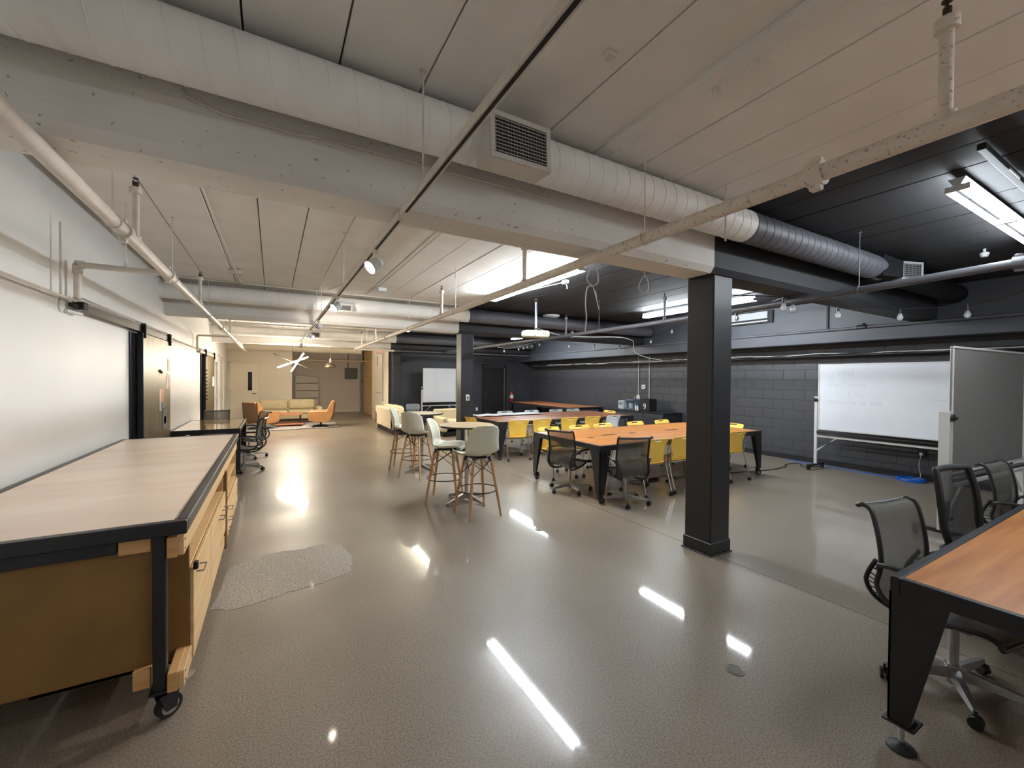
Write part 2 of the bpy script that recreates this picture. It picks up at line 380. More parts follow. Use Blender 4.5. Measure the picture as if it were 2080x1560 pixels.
sp = MB().bbox(3.545, 8.135, 1.13, 3.625, 8.151, 1.26, .004).build('switch_plate', M_whp, c2, smooth=False); sp['label'] = 'white switch plate'
MB().bbox(3.57, 8.128, 1.155, 3.60, 8.14, 1.225, .002).build('switch', M_dark, c2, smooth=False)

# ================================================================== WALLS
wl = struct(MB().box(XL-.15, YB, 0, XL, 18.4, CEIL+.05).build('wall_left', M_white, smooth=False), 'glossy white left wall')
struct(MB().box(XL, YB-.15, 0, XR, YB, CEIL+.05).build('wall_back', M_white, smooth=False))
wr = struct(MB().box(XR-.009, YB, 0, XR+.15, 14.6, 2.45).build('wall_right', M_mortar, smooth=False), 'black painted block wall on the right')
# blocks of the right wall: single blocks where they can be told apart, one joined mesh elsewhere
BL, BH = .406, .203
far = MB(); bmesh_cache = None
for r in range(12):
    z = r*BH
    y = YB + (0 if r % 2 else -BL/2)
    while y < 14.6:
        ya, yb = max(y, YB)+.003, min(y+BL, 14.6)-.003
        if yb-ya > .05:
            if 2.1 < y < 9.2 and r < 11:
                if abs((yb-ya)-(BL-.006)) < 1e-4:
                    if bmesh_cache is None:
                        o = MB().bbox(0, 0, 0, .02, BL-.006, BH-.006, .004).build('block', M_blk2, wr, smooth=False); bmesh_cache = o.data
                    else:
                        o = bpy.data.objects.new('block', bmesh_cache); COL.objects.link(o); o.parent = wr
                    o.location = (XR-.012+random.uniform(-.0015, .0015), ya, z+.003)
                else: MB().bbox(XR-.012, ya, z+.003, XR+.008, yb, z+BH-.003, .004).build('block', M_blk2, wr, smooth=False)
            else: far.box(XR-.012, ya, z+.003, XR+.005, yb, z+BH-.003)
        y += BL
o = far.build('blocks', M_blk2, wr, smooth=False); o['kind'] = 'stuff'
struct(MB().box(XR-.03, YB, 0, XR-.012, 14.48, .10).build('baseboard_right', M_steelblk, smooth=False))
# upper wall, ledge
wu = struct(MB().box(8.78, YB, 2.48, XR+.15, 14.6, CEIL+.05).build('wall_right_upper', M_upper, smooth=False), 'smooth dark upper wall above the ledge')
for y in (3.75, 8.6): MB().box(8.755, y, 2.50, 8.785, y+.03, CEIL).build('joint_strip', M_dark, wu, smooth=False)
struct(MB().bbox(8.62, YB, 2.28, XR, 14.6, 2.49, .012).build('trim_1', M_upper, smooth=False), 'projecting concrete ledge along the right wall')
# far black wall with doorway
wf = struct(MB().box(3.46, 14.5, 0, 7.02, 14.62, CEIL+.05).box(7.98, 14.5, 0, XR, 14.62, CEIL+.05).box(7.02, 14.5, 2.08, 7.98, 14.62, CEIL+.05).build('wall_far_black', M_black, smooth=False), 'black far wall')
d = struct(MB().bbox(7.06, 14.56, .005, 7.94, 14.60, 2.05, .004).build('door_1', M_dark, smooth=False), 'black door in the far black wall')
MB().lathe([(.018, 0), (.018, .03), (.028, .04), (.028, .06), (.0, .065)], (7.14, 14.50, 1.0), 12, 'y').build('handle', M_alu, d)
f = struct(MB().bbox(6.96, 14.47, 0, 7.02, 14.52, 2.14, .005).bbox(7.98, 14.47, 0, 8.04, 14.52, 2.14, .005).bbox(6.96, 14.47, 2.08, 8.04, 14.52, 2.14, .005).build('trim_2', M_steelblk, smooth=False), 'door frame')
tag(MB().bbox(7.925, 14.455, .0, 7.945, 14.475, 2.05, .003).build('edge_strip', M_alu, None, smooth=False), 'thin bright metal strip on the far black door frame', 'metal strip')
struct(MB().box(3.74, 14.48, 0, 6.95, 14.5, .1).build('baseboard_far', M_steelblk, smooth=False))
# side wall leading to the lounge, wood wall, back walls
ws = struct(MB().box(3.46, 14.62, 0, 3.60, 17.3, CEIL+.05).build('wall_passage', M_cream, smooth=False), 'cream return wall beyond the black room')
d = struct(MB().bbox(3.445, 15.2, .01, 3.465, 16.5, 2.6, .004).build('door_2', M_cream, smooth=False), 'tall cream door in the return wall')
MB().bbox(3.438, 15.28, .75, 3.448, 15.42, 2.55, .003).build('glass_strip', mat('blue_grey_glass', srgb(140, 142, 160), .15), d, smooth=False)
MB().bbox(3.435, 16.15, 2.05, 3.446, 16.28, 2.42, .002).build('sign_plate', M_gplast, d, smooth=False)
MB().tube([(3.445, 15.5, 1.05), (3.39, 15.5, 1.05), (3.39, 16.25, 1.05), (3.445, 16.25, 1.05)], .012, 8).build('pull_bar', M_chrome, d)
ww = struct(MB().box(3.66, 17.3, 0, 3.78, 20.5, CEIL+.05).build('wall_wood', M_joint, smooth=False), 'wall clad in golden horizontal boards')
for k in range(22):
    MB().bbox(3.635+random.uniform(-.004, .004), 17.3, .01+k*.138, 3.668, 20.0, .14+k*.138, .004).build('board', M_slat, ww, smooth=False)
MB().box(3.52, 17.3, 0, 3.78, 17.31, CEIL).build('end_board', M_slat, ww, smooth=False)
d = struct(MB().bbox(3.58, 20.05, 0, 3.66, 20.5, 2.25, .01).build('door_3', mat('grey_steel_door', srgb(130, 128, 126), .45), smooth=False), 'grey steel door frame beside the boards')
MB().bbox(3.57, 20.1, 1.35, 3.585, 20.22, 1.52, .003).build('card_reader', M_dark, d, smooth=False)
struct(MB().box(.72, 20.9, 0, 3.9, 21.05, CEIL+.05).build('wall_far_recess', M_greyw, smooth=False), 'grey beige recessed far wall')
struct(MB().box(3.6, 20.5, 0, 3.78, 20.95, CEIL+.05).build('wall_recess_side', M_greyw, smooth=False))
struct(MB().box(.70, 20.87, 0, 3.6, 20.9, .1).build('baseboard_far_recess', M_cream, smooth=False))
wd = struct(MB().box(XL-.15, 18.4, 0, .66, 18.55, CEIL+.05).box(.52, 18.5, 0, .66, 21, CEIL+.05).build('wall_far_cream', M_cream, smooth=False), 'cream far wall with the white door')
t = struct(MB().bbox(-1.34, 18.375, .01, -.46, 18.405, 2.1, .004).build('door_4', mat('door_cream_enamel', srgb(224, 214, 190), .4), smooth=False), 'cream flush door with a narrow dark glass light')
MB().bbox(-.79, 18.36, 1.1, -.66, 18.38, 1.78, .003).build('glass_light', M_glass, t, smooth=False)
MB().tube([(-.53, 18.375, .98), (-.53, 18.33, .98), (-.66, 18.33, .98)], .01, 8).build('door_handle', M_brown, t)
for z in (.25, 1.02, 1.85): MB().cyl((-1.345, 18.37, z), (-1.345, 18.37, z+.1), .01, 8).build('hinge', M_alu, t)
struct(MB().bbox(-1.40, 18.38, 0, -1.345, 18.41, 2.16, .004).bbox(-.455, 18.38, 0, -.40, 18.41, 2.16, .004).bbox(-1.40, 18.38, 2.105, -.40, 18.41, 2.16, .004).build('trim_3', M_cream, smooth=False), 'door frame')
# narrow windows at the end of the left wall
for n_, (y0, y1, z1, mm) in enumerate(((14.35, 15.2, 2.08, M_gplast), (15.55, 16.9, 2.28, M_white))):
    wn = struct(MB().bbox(XL, y0, .0, XL+.03, y0+.06, z1, .004).bbox(XL, y1-.06, .0, XL+.03, y1, z1, .004).bbox(XL, y0, z1-.05, XL+.03, y1, z1, .004).build('window_%d' % (n_+1), M_white, smooth=False))
    MB().box(XL+.002, y0+.06, .02, XL+.012, y1-.06, z1-.05).build('pane', mat('frosted_pane%d' % n_, srgb(*((150, 146, 146) if n_ == 0 else (226, 228, 214))), .2), wn, smooth=False)
# clerestory window in the upper right wall
wn = struct(MB().bbox(8.745, 4.72, 2.78, 8.785, 6.3, 3.04, .004).build('window_3', M_dark, smooth=False), 'slim dark framed window high on the right wall')
MB().box(8.735, 4.82, 2.88, 8.748, 6.25, 3.02).build('pane', mat('pale_pane', srgb(196, 202, 210), .2), wn, smooth=False)
MB().bbox(8.70, 4.80, 2.81, 8.75, 6.3, 2.835, .004).build('sill', mat('bright_sill', srgb(215, 218, 222), .4), wn, smooth=False)

# ================================================================== DUCTS
def duct(y, z, r, x0, x1, pitch, label, m=M_duct, slant=.35):
    t = thing('air_duct', label, 'duct', (x0, y, z))
    MB().cyl((0, 0, 0), (x1-x0, 0, 0), r, 40).build('pipe', m, t)
    sm = MB(); pts = []; n = 22
    turns = int((x1-x0-.05)/pitch)
    for k in range(turns*n): a = 2*PI*k/n; pts.append((.02+pitch*k/n, (r+.0005)*math.cos(a), (r+.0005)*math.sin(a)))
    sm.tube(pts, .0035, 4).build('spiral_seam', m, t)
    return t
duct(2.11, 2.902, .127, XL, 6.2, .112, 'nearest round spiral duct, pale then black, in front of the beam')
duct(7.86, 2.87, .125, XL, 8.7, .112, 'second round duct hanging in front of the middle beam')
duct(13.6, 2.86, .13, XL, 8.7, .112, 'third round duct before the lounge')
# black duct end box + further straight duct
def diffuser(name, label, loc, W, H, D, tilt, rz, mf, nx, ny, dark=M_dark):
    """rectangular register; local -Y is the face"""
    t = thing(name, label, 'air vent', loc, rz)
    Rm = Matrix.Rotation(tilt, 4, 'X')
    MB().slab([(-W/2+.0, D, -H/2+.02), (W/2, D, -H/2+.02), (W/2, D, H/2-.02), (-W/2, D, H/2-.02)],
              [(-W/2, 0, -H/2), (W/2, 0, -H/2), (W/2, 0, H/2), (-W/2, 0, H/2)]).xf(Rm).build('box', mf, t, smooth=False)
    e = .028
    MB().bbox(-W/2, -.012, -H/2, W/2, 0, -H/2+e, .003).bbox(-W/2, -.012, H/2-e, W/2, 0, H/2, .003).bbox(-W/2, -.012, -H/2+e, -W/2+e, 0, H/2-e, .003).bbox(W/2-e, -.012, -H/2+e, W/2, 0, H/2-e, .003).xf(Rm).build('flange', mf, t, smooth=False)
    MB().box(-W/2+e, -.003, -H/2+e, W/2-e, -.001, H/2-e).xf(Rm).build('throat', dark, t, smooth=False)
    for k in range(ny):
        z = -H/2+e+(k+.5)*(H-2*e)/ny
        MB().box(-W/2+e, -.010, z-.0012, W/2-e, -.006, z+.0012).xf(Rm).build('louver', mf, t, smooth=False)
    for k in range(nx):
        x = -W/2+e+(k+.5)*(W-2*e)/nx
        MB().box(x-.001, -.0055, -H/2+e, x+.001, -.003, H/2-e).xf(Rm).build('blade', M_gplast, t, smooth=False)
    return t
vent_p = mat('vent_white_enamel', srgb(206, 202, 196), .45)
diffuser('air_vent', 'white grille box on the side of the nearest duct', (1.135, 1.905, 2.845), .37, .245, .16, math.radians(-3), 0, vent_p, 18, 10)
diffuser('air_vent', 'white grille on the second duct under the ceiling', (1.06, 7.70, 2.80), .29, .14, .10, 0, 0, vent_p, 8, 7)
diffuser('air_vent', 'white grille on the third duct before the lounge', (1.06, 13.42, 2.84), .32, .18, .10, 0, 0, vent_p, 6, 7)
bx = thing('duct_end_box', 'black sheet metal box at the end of the black duct', 'duct', (6.0, 1.9, 2.9))
bm_ = mat('black_sheet_metal', srgb(24, 24, 27), .9, spec=.2)
MB().slab([(-.10, .10, -.12), (.22, .03, -.11), (.22, .03, .07), (-.10, .10, .12)], [(-.1, .33, -.13), (.5, .33, -.12), (.5, .14, .10), (-.1, .33, .13)]).build('box', bm_, bx, smooth=False)
MB().cyl((.1, .22, 0), (2.75, .22, 0), .13, 32).build('duct_run', bm_, bx)
diffuser('air_vent', 'pale louvered grille at the end of the black duct', (6.36, 1.90, 2.87), .30, .21, .10, 0, math.radians(-20), mat('vent_grey_enamel', srgb(150, 150, 154), .45), 5, 7)

# ================================================================== PIPES
def coupling(mb, x, y, z, r):
    mb.cyl((x, y-.03, z), (x, y+.03, z), r*1.45, 16)
    mb.bbox(x-r*.5, y-.022, z-r*1.95, x+r*.5, y+.022, z-r*1.2, .004); mb.bbox(x-r*.5, y-.022, z+r*1.2, x+r*.5, y+.022, z+r*1.95, .004)
def main_pipe(label, pts, r, m, coup, risers, hangers, ceil=CEIL):
    t = thing('sprinkler_pipe', label, 'pipe', pts[0]); o0 = Vector(pts[0])
    P = [Vector(p)-o0 for p in pts]
    MB().tube(P, r, 18).build('pipe', m, t)
    def xat(y):
        for a, b in zip(pts, pts[1:]):
            if a[1] <= y <= b[1]: k = (y-a[1])/(b[1]-a[1]); return a[0]+(b[0]-a[0])*k
        return pts[-1][0]
    for y in coup:
        mb = MB(); coupling(mb, xat(y)-o0.x, y-o0.y, pts[0][2]-o0.z, r); mb.build('coupling', m, t)
    for y in risers:
        x = xat(y)-o0.x; yy = y-o0.y
        q = MB().cyl((x, yy, 0), (x, yy, .34), r*.55, 14).cyl((x, yy, .0), (x, yy, r*1.3), r*.85, 14).cyl((x, yy, .33), (x, yy, .37), r*.95, 14).build('riser', m, t)
        MB().cyl((x, yy, .37), (x, yy, .41), r*.35, 10).tube([(x-.014, yy, .385), (x-.016, yy, .41), (x, yy, .435), (x+.016, yy, .41), (x+.014, yy, .385)], .003, 5).cyl((x, yy, .432), (x, yy, .436), .016, 12).build('sprinkler_head', M_brown, q)
    for y in hangers:
        x = xat(y)-o0.x; yy = y-o0.y
        ring = [(x+(r+.006)*math.cos(a), yy, (r+.006)*math.sin(a)) for a in [2*PI*k/16 for k in range(16)]]
        MB().tube(ring, .0045, 6, True).cyl((x, yy, r), (x, yy, ceil-o0.z), .0045, 6).cyl((x, yy, ceil-o0.z-.008), (x, yy, ceil-o0.z+.002), .016, 10).build('hanger', m, t)
    return t
PZ = 2.495
M_speck = mat('rusty_speckled_pipe_paint', srgb(222, 208, 194), .5, 0, 0, 22, .6, 120, col2=srgb(230, 220, 208)); add_pits(M_speck, 55, .36, .55)
main_pipe('white sprinkler pipe along the left wall', [(-.80, -1.5, PZ), (-.80, 17.3, PZ)], .036, M_pipew, (3.45, 4.72, 9.1), (3.72, 6.62, 10.9, 15.0), (3.25, 4.9, 7.4, 9.9, 12.4, 14.8))
main_pipe('speckled white sprinkler pipe running into the distance at right', [(2.03, -2, PZ), (2.05, 2, PZ), (2.12, 6, PZ), (2.24, 13.6, PZ)], .036, mat('rusty_speckled_pipe_paint', srgb(222, 208, 194), .5, 0, 0, 22, .6, 120, col2=srgb(230, 220, 208)), (.93, 9.4), (.53, 3.4, 5.75, 10.6, 12.6), (1.9, 5.2, 7.5, 11.8))
main_pipe('black sprinkler pipe under the black ceiling', [(4.72, .1, PZ), (4.95, 1.6, PZ), (5.10, 2.8, PZ), (5.22, 4.8, PZ), (5.20, 13.6, PZ)], .034, M_pipeb, (.84, 6.7), (6.9, 4.4), (1.88, 5.9, 9.0))
t = thing('cross_pipe', 'two tone cross pipe before the far black wall', 'pipe', (2.24, 13.6, PZ-.02))
MB().cyl((0, 0, 0), (6.4, 0, 0), .03, 12).build('pipe', M_pipesplit, t)
MB().cyl((-.06, 0, 0), (.06, 0, 0), .05, 12).build('tee', M_pipew, t)
t = thing('wall_pipe', 'black pipe resting along the ledge of the right wall', 'pipe', (8.66, -2, 2.515))
MB().cyl((0, 0, 0), (0, 15.6, 0), .024, 12).build('pipe', M_pipeb, t)
MB().cyl((0, 5.15, 0), (0, 5.28, 0), .045, 12).lathe([(.03, 0), (.03, .05)], (0, 5.2, .02), 10).build('valve', M_steelblk, t)
t = thing('branch_pipe', 'white branch pipe turning down beside the left wall', 'pipe', (-.80, 4.68, PZ))
MB().tube([(0, 0, 0), (-.545, 0, 0), (-.56, 0, -.012), (-.565, 0, -.03), (-.565, 0, -.27)], .024, 12).build('pipe', M_pipew, t)
MB().cyl((-.52, 0, 0), (-.58, 0, 0), .032, 12).cyl((-.565, 0, -.0), (-.565, 0, -.07), .032, 12).build('elbow', M_pipew, t)
MB().cyl((-.27, 0, 0), (-.27, 0, .56), .004, 6).cyl((-.27, 0, .0), (-.27, 0, .05), .014, 8).build('hanger', M_pipew, t)
t = thing('branch_pipe', 'far white branch pipe crossing to the left wall', 'pipe', (-.80, 10.9, PZ-.03))
MB().tube([(0, 0, 0), (-.55, 0, 0), (-.565, 0, -.015), (-.57, 0, -.04), (-.57, 0, -.3)], .02, 12).build('pipe', M_pipew, t)
MB().cyl((-.3, 0, 0), (-.3, 0, .58), .004, 6).build('hanger', M_pipew, t)
# wall-side small pipe with bracket box on the left wall
t = thing('wall_conduit', 'thin white conduit along the left wall above the sliding doors', 'conduit', (XL+.05, -1, 2.20))
MB().cyl((0, 0, 0), (0, 15.8, 0), .010, 10).build('pipe', M_pipew, t)
for y in (5.55, 9.6): MB().bbox(-.05, y, -.012, .012, y+.02, .012, .003).build('clip', M_pipew, t, smooth=False)
MB().cyl((.0, 5.42, 0), (.0, 5.42, .55), .009, 8).build('stub', M_pipew, t)
# thin ceiling conduits
def conduit(label, pts, r, m=M_pipew, cat='conduit'):
    return tag(MB().tube(pts, r, 8).build('conduit', m), label, cat)
conduit('thin conduit running along the pale ceiling left of centre', [(-.48, 2.66, 3.04), (-.44, 7.0, 3.04), (-.42, 7.45, 3.04), (-.38, 7.65, 3.02)], .011)
jb = MB().bbox(-.52, 6.78, 3.0, -.36, 6.86, 3.055, .005).build('junction_box', M_pipew, smooth=False); tag(jb, 'small junction box on the ceiling conduit at left', 'junction box')
conduit('conduit crossing the pale ceiling towards the small white sensor', [(1.45, 3.2, 3.04), (1.46, 6.7, 3.04), (1.40, 7.5, 3.04), (1.0, 7.62, 3.035)], .010)
conduit('second thin conduit on the pale ceiling beside the track', [(.95, 2.7, 3.045), (.97, 6.9, 3.045), (.8, 7.5, 3.045)], .008)
conduit('conduit hugging the ceiling above the second duct', [(XL+.02, 7.66, 3.035), (3.3, 7.66, 3.035)], .011)
tag(MB().bbox(1.47, 6.9, 3.0, 1.60, 6.98, 3.055, .006).build('ceiling_sensor', M_whp, smooth=False), 'small white box under the ceiling right of the track', 'sensor')
# ceiling fixings
tag(MB().bbox(1.28, 1.40, 3.035, 1.33, 1.45, 3.062, .004).build('anchor_plate', M_pipew, smooth=False), 'small painted anchor plate on the near pale ceiling', 'anchor')
t = thing('ceiling_speaker', 'white round fitting under the black ceiling behind the projector', 'ceiling fitting', (5.55, 7.9, CEIL))
MB().lathe([(.0, -.06), (.14, -.05), (.19, -.02), (.2, 0)], n=28).build('dome', M_whp, t)
t = thing('ceiling_hook', 'pale bracket hanging from the black ceiling at right', 'bracket', (6.75, 1.42, CEIL))
MB().cyl((0, 0, -.05), (0, 0, 0), .012, 8).lathe([(.028, -.09), (.04, -.05), (.03, -.04)], n=14).build('cup', M_whp, t)
# hanging rods
for i, (x, y, z0, lb) in enumerate(((2.93, 1.93, 2.64, 'white threaded rod hanging beside the near duct end'), (2.42, 2.06, 3.0, 'short white rod stub above the near duct'), (5.35, 2.15, 3.0, 'short rod stub above the black duct'))):
    tag(MB().cyl((x, y, z0), (x, y, CEIL), .007, 8).build('threaded_rod', M_pipew), lb, 'rod')

# ================================================================== TRACK LIGHTING
tx, tz = .62, 2.50
t = thing('track_rail', 'long white lighting track running under the beams', 'track light', (tx, -1.5, tz))
for y0, y1 in ((0, 3.79), (3.83, 7.5), (7.53, 10.9), (10.93, 13.8)):
    MB().bbox(-.018, y0, -.012, .018, y1, .022, .003).build('rail', M_pipew, t, smooth=False)
    MB().box(-.007, y0+.05, -.0135, .007, y1-.05, -.0125).build('slot', M_dark, t, smooth=False)
for y in (3.45, 6.0, 8.2, 9.05, 11.8): MB().cyl((0, y, .02), (0, y, CEIL-tz), .004, 6).cyl((0, y, CEIL-tz-.01), (0, y, CEIL-tz), .018, 10).build('hanger', M_pipew, t)
def head(y, aim, label, on=True, g='track spotlights'):
    a = Vector(aim).normalized(); t = thing('track_spotlight', label, 'spotlight', (tx, y, tz-.012))
    MB().bbox(-.015, -.03, -.03, .015, .03, .0, .004).cyl((0, 0, -.03), (0, 0, -.07), .007, 8).build('stem', M_pipew, t)
    c = Vector((0, 0, -.10)); e = c + a*.055
    MB().cyl(c-a*.05, c-a*.02, .022, 18, .042).cyl(c-a*.02, e, .042, 18, .046, caps=False).cyl(c-a*.021, c-a*.019, .042, 18).build('housing', M_fix, t)
    MB().cyl(e-a*.016, e-a*.012, .040, 18).build('lens', M_lens if on else M_fix, t)
    if on:
        L = bpy.data.lights.new('spot', 'SPOT'); L.energy = SPOT_W*(on if on is not True else 1); L.color = (1, .90, .78); L.spot_size = math.radians(110); L.spot_blend = .8; L.shadow_soft_size = .035
        lo = bpy.data.objects.new('lamp', L); COL.objects.link(lo); lo.parent = t; lo.location = e+a*.01
        lo.rotation_euler = a.to_track_quat('-Z', 'Y').to_euler()
    return t
head(3.0, (-.75, -.25, -.6), 'lit white spotlight nearest the camera on the track')
head(4.95, (-.75, -.25, -.6), 'second lit white spotlight along the track')
head(7.15, (.45, .85, .10), 'spotlight turned away towards the middle beam', 1.0)
head(8.75, (.75, -.2, -.7), 'lit spotlight behind the middle beam on the track')
head(11.6, (.1, .5, -.8), 'farthest spotlight at the end of the track')
head(.4, (-.8, .1, -.65), 'added unseen track spotlight above the workbench', .5)  # extra head outside the view, added only for brightness

# ================================================================== FLUORESCENT FIXTURES
def strip(name, label, loc, rz, L=2.40, tm=None, m=M_fix):
    """8 ft twin-tube strip; local Y is the length"""
    t = thing('strip_light', label, 'strip light', loc, rz)
    MB().slab([(-.02, 0, .0), (.02, 0, .0), (.02, L, .0), (-.02, L, .0)], [(-.045, 0, .045), (.045, 0, .045), (.045, L, .045), (-.045, L, .045)]).build('housing', m, t, smooth=False)
    for y0 in (0.01, L/2+.01):
        for sx in (-.046, .046):
            MB().cyl((sx, y0+.012, -.024), (sx, y0+L/2-.032, -.024), .019, 14).build('tube', tm or M_tube, t)
        for y in (y0, y0+L/2-.03): MB().bbox(-.062, y, -.042, .062, y+.012, .0, .003).build('lamp_holder', M_fix, t, smooth=False)
    for y in (.3, L-.3): MB().cyl((0, y, .045), (0, y, CEIL-loc[2]), .005, 6).build('hanger', M_alu, t)
    return t
strip('a', 'twin tube strip light on the edge between pale and black ceilings', (3.27, 4.0, 2.965), 0)
strip('b', 'twin tube strip light in the black room behind the near column', (6.92, 4.0, 2.965), 0)
strip('c', 'bright twin tube strip light at the upper right', (6.50, 1.0, 2.965), math.radians(90), tm=M_tube_low)
strip('f', 'strip light over the rear of the black room', (7.05, 9.9, 2.965), 0)
strip('h', 'warm strip light behind the middle beam over the paint edge', (3.32, 9.5, 2.965), 0, tm=M_tube_warm2)
strip('d', 'added unseen strip light behind the camera over the black room', (7.0, -2.9, 2.965), 0, tm=M_tube_low)  # unseen fixture added behind the view to raise the brightness
strip('e', 'added unseen fill strip light behind the camera over the pale room', (3.3, -2.9, 2.965), 0, tm=M_tube_fill)  # unseen fixture put in as fill for faces turned to the camera
t = thing('strut_channel', 'black strut channel under the ceiling near the upper right light', 'strut', (3.7, .80, 3.0))
MB().bbox(0, -.02, 0, 4.2, .02, .04, .003).build('channel', M_steelblk, t, smooth=False)
MB().bbox(.5, -.024, -.003, .75, -.019, .012, .001).build('label_strip', M_whp, t, smooth=False)
t = thing('power_plug', 'grey plug and cord hanging under the middle strip light', 'plug', (3.34, 4.45, 2.88))
MB().bbox(-.02, -.05, -.025, .03, .05, .02, .006).build('plug', M_cable, t, smooth=False)
MB().tube(bez([(0, 0, -.02), (.01, -.03, -.05), (.0, -.05, -.1)], 4), .005, 6).tube(bez([(0, .05, 0), (-.02, .5, .02), (-.03, 1.0, .04)], 4), .004, 6).build('cord', M_cable, t)

# hanging cord loops
def loop(label, x, y, tail):
    t = thing('cord_loop', label, 'cord', (x, y, 2.0)); zt = CEIL-2.0 if y < 2.3 or y > 2.66 else .55
    top = .70; zs = .62
    sc = lambda P: [(x_*1.0, y_, top+(z_-top)*zs) for x_, y_, z_ in P]
    MB().cyl((0, 0, top), (0, 0, zt), .004, 6).tube(sc([(0, 0, top), (-.04, 0, top-.06), (-.08, 0, top-.16), (-.085, 0, top-.22), (-.06, 0, top-.27), (-.01, 0, top-.30), (.04, 0, top-.27), (.06, 0, top-.22), (.055, 0, top-.1), (.03, 0, top-.01)]), .005, 6, True).build('loop', M_cable, t)
    if tail:
        MB().tube(bez(sc([(-.01, 0, top-.30), (-.08, 0, top-.35), (-.09, .01, top-.6), (-.085, 0, top-.8), (-.10, 0, top-1.03)]), 6), .006, 6).tube(bez(sc([(-.01, 0, top-.30), (.02, 0, top-.42), (.04, 0, top-.5), (.03, 0, top-.4), (.0, 0, top-.36)]), 6), .005, 6).tube(bez(sc([(.02, 0, top-.42), (.05, 0, top-.56), (.07, 0, top-.66)]), 4), .005, 6).build('tail', mat('white_cord', srgb(210, 206, 204), .5), t)
    return t
loop('white cord loop with a long tail hanging behind the near beam', 2.72, 3.16, True)
loop('smaller grey cord loop hanging behind the near beam nearer the column', 3.42, 3.16, False)

# ================================================================== STRING LIGHTS
def bulb(x, y, z, label):
    t = thing('string_bulb', label, 'light bulb', (x, y, z), 0, 'string light bulbs')
    MB().cyl((0, 0, 0), (0, 0, -.05), .017, 12).cyl((0, 0, 0), (0, 0, .03), .006, 6).build('socket', M_steelblk, t)
    MB().lathe([(.014, -.05), (.022, -.068), (.031, -.09), (.032, -.105), (.024, -.128), (.002, -.138)], n=16).build('glass', M_bulb, t)
SA = [(3.9, 2.70, 2.50), (4.26, 2.70, 2.51), (4.94, 2.55, 2.53), (5.76, 2.52, 2.53), (6.08, 2.50, 2.53), (6.5, 2.36, 2.525), (6.88, 2.16, 2.525), (7.28, 1.66, 2.53), (6.86, 1.16, 2.56), (6.3, .9, 2.62)]
tag(MB().tube(bez(SA, 6), .005, 6).build('festoon_string', M_cblk), 'black festoon cord strung across the right of the black room', 'cord')
for (x, y, z), lb in zip(((4.94, 2.55, 2.515), (5.12, 2.545, 2.515), (6.08, 2.50, 2.515), (6.88, 2.16, 2.51), (7.28, 1.66, 2.515), (6.15, 3.85, 2.645)),
        ('clear bulb hanging just right of the near column', 'clear bulb close beside the one right of the near column', 'leftmost clear bulb over the right whiteboard', 'clear bulb over the middle of the right whiteboard', 'rightmost clear bulb near the grey board', 'clear bulb below the strip light beside the column')):
    bulb(x, y, z, lb)
SD = [(8.5, 5.9, 3.03), (7.3, 4.8, 2.78), (6.15, 3.85, 2.66), (5.5, 3.1, 2.58), (4.94, 2.55, 2.53)]
tag(MB().tube(bez(SD, 6), .005, 6).build('festoon_string', M_cblk), 'festoon cord crossing from the right wall towards the near column', 'cord')
SB = [(8.6, 13.2, 2.98), (8.5, 12.4, 2.94), (8.5, 11.06, 2.80), (8.5, 9.82, 2.69), (8.5, 8.75, 2.58), (8.5, 8.29, 2.525), (8.5, 7.9, 2.58), (8.5, 7.6, 2.70), (8.5, 6.55, 2.96), (8.5, 5.9, 3.03)]
tag(MB().tube(bez(SB, 6), .005, 6).build('festoon_string', M_cblk), 'festoon cord strung along the right upper wall', 'cord')
for (x, y, z), k in zip(((8.5, 11.06, 2.78), (8.5, 9.82, 2.67), (8.5, 8.75, 2.565), (8.5, 7.62, 2.68), (8.5, 6.97, 2.88)), ('first', 'second', 'third', 'fourth', 'fifth')):
    bulb(x, y, z, k+' bulb from the far corner on the wall side string')
SC = [(6.4, 12.4, 2.70), (7.06, 12.9, 2.67), (7.45, 13.0, 2.71), (7.9, 13.1, 2.80), (8.2, 13.2, 2.88), (8.6, 13.2, 2.98)]
tag(MB().tube(bez(SC, 6), .005, 6).build('festoon_string', M_cable), 'festoon cord sagging in the far corner', 'cord')
for x, y, z in ((7.06, 12.9, 2.66), (7.75, 13.07, 2.76), (8.0, 13.13, 2.82), (8.2, 13.2, 2.87), (8.4, 13.2, 2.92), (8.55, 12.9, 2.955)):
    bulb(x, y, z, 'small clear bulb in the cluster at the far corner')

# ================================================================== CABLE BUNDLES on the right wall
t = thing('cable_bundle', 'bundle of loose grey cables lying along under the right wall ledge', 'cables', (8.95, 0, 0))
MB().bbox(-.03, 1.2, 2.06, .25, 14.2, 2.075, .004).build('tray', M_steelblk, t, smooth=False)
for k in range(4):
    pts = [(random.uniform(-.02, .06), y, 2.09+random.uniform(0, .035)) for y in [1.2+i*.55 for i in range(24)]]
    MB().tube(bez(pts, 3), .007, 5).build('cable', M_cable if k < 2 else M_cblk, t)
for y in (3.0, 6.0, 9.0, 12.0): MB().cyl((.02, y, 2.06), (.02, y, 2.30), .008, 6).build('hanger', M_steelblk, t)
tag(MB().tube(bez([(4.4, 6.7, 2.56), (5.4, 7.3, 2.545), (6.1, 7.3, 2.55), (6.9, 7.1, 2.57), (7.5, 7.3, 2.54), (7.75, 7.5, 2.50), (7.9, 7.6, 2.3), (8.3, 7.6, 2.18), (8.9, 7.6, 2.12)], 6), .010, 6).build('cable_run', M_cable), 'thick grey cable run from the projector to the right wall', 'cable')
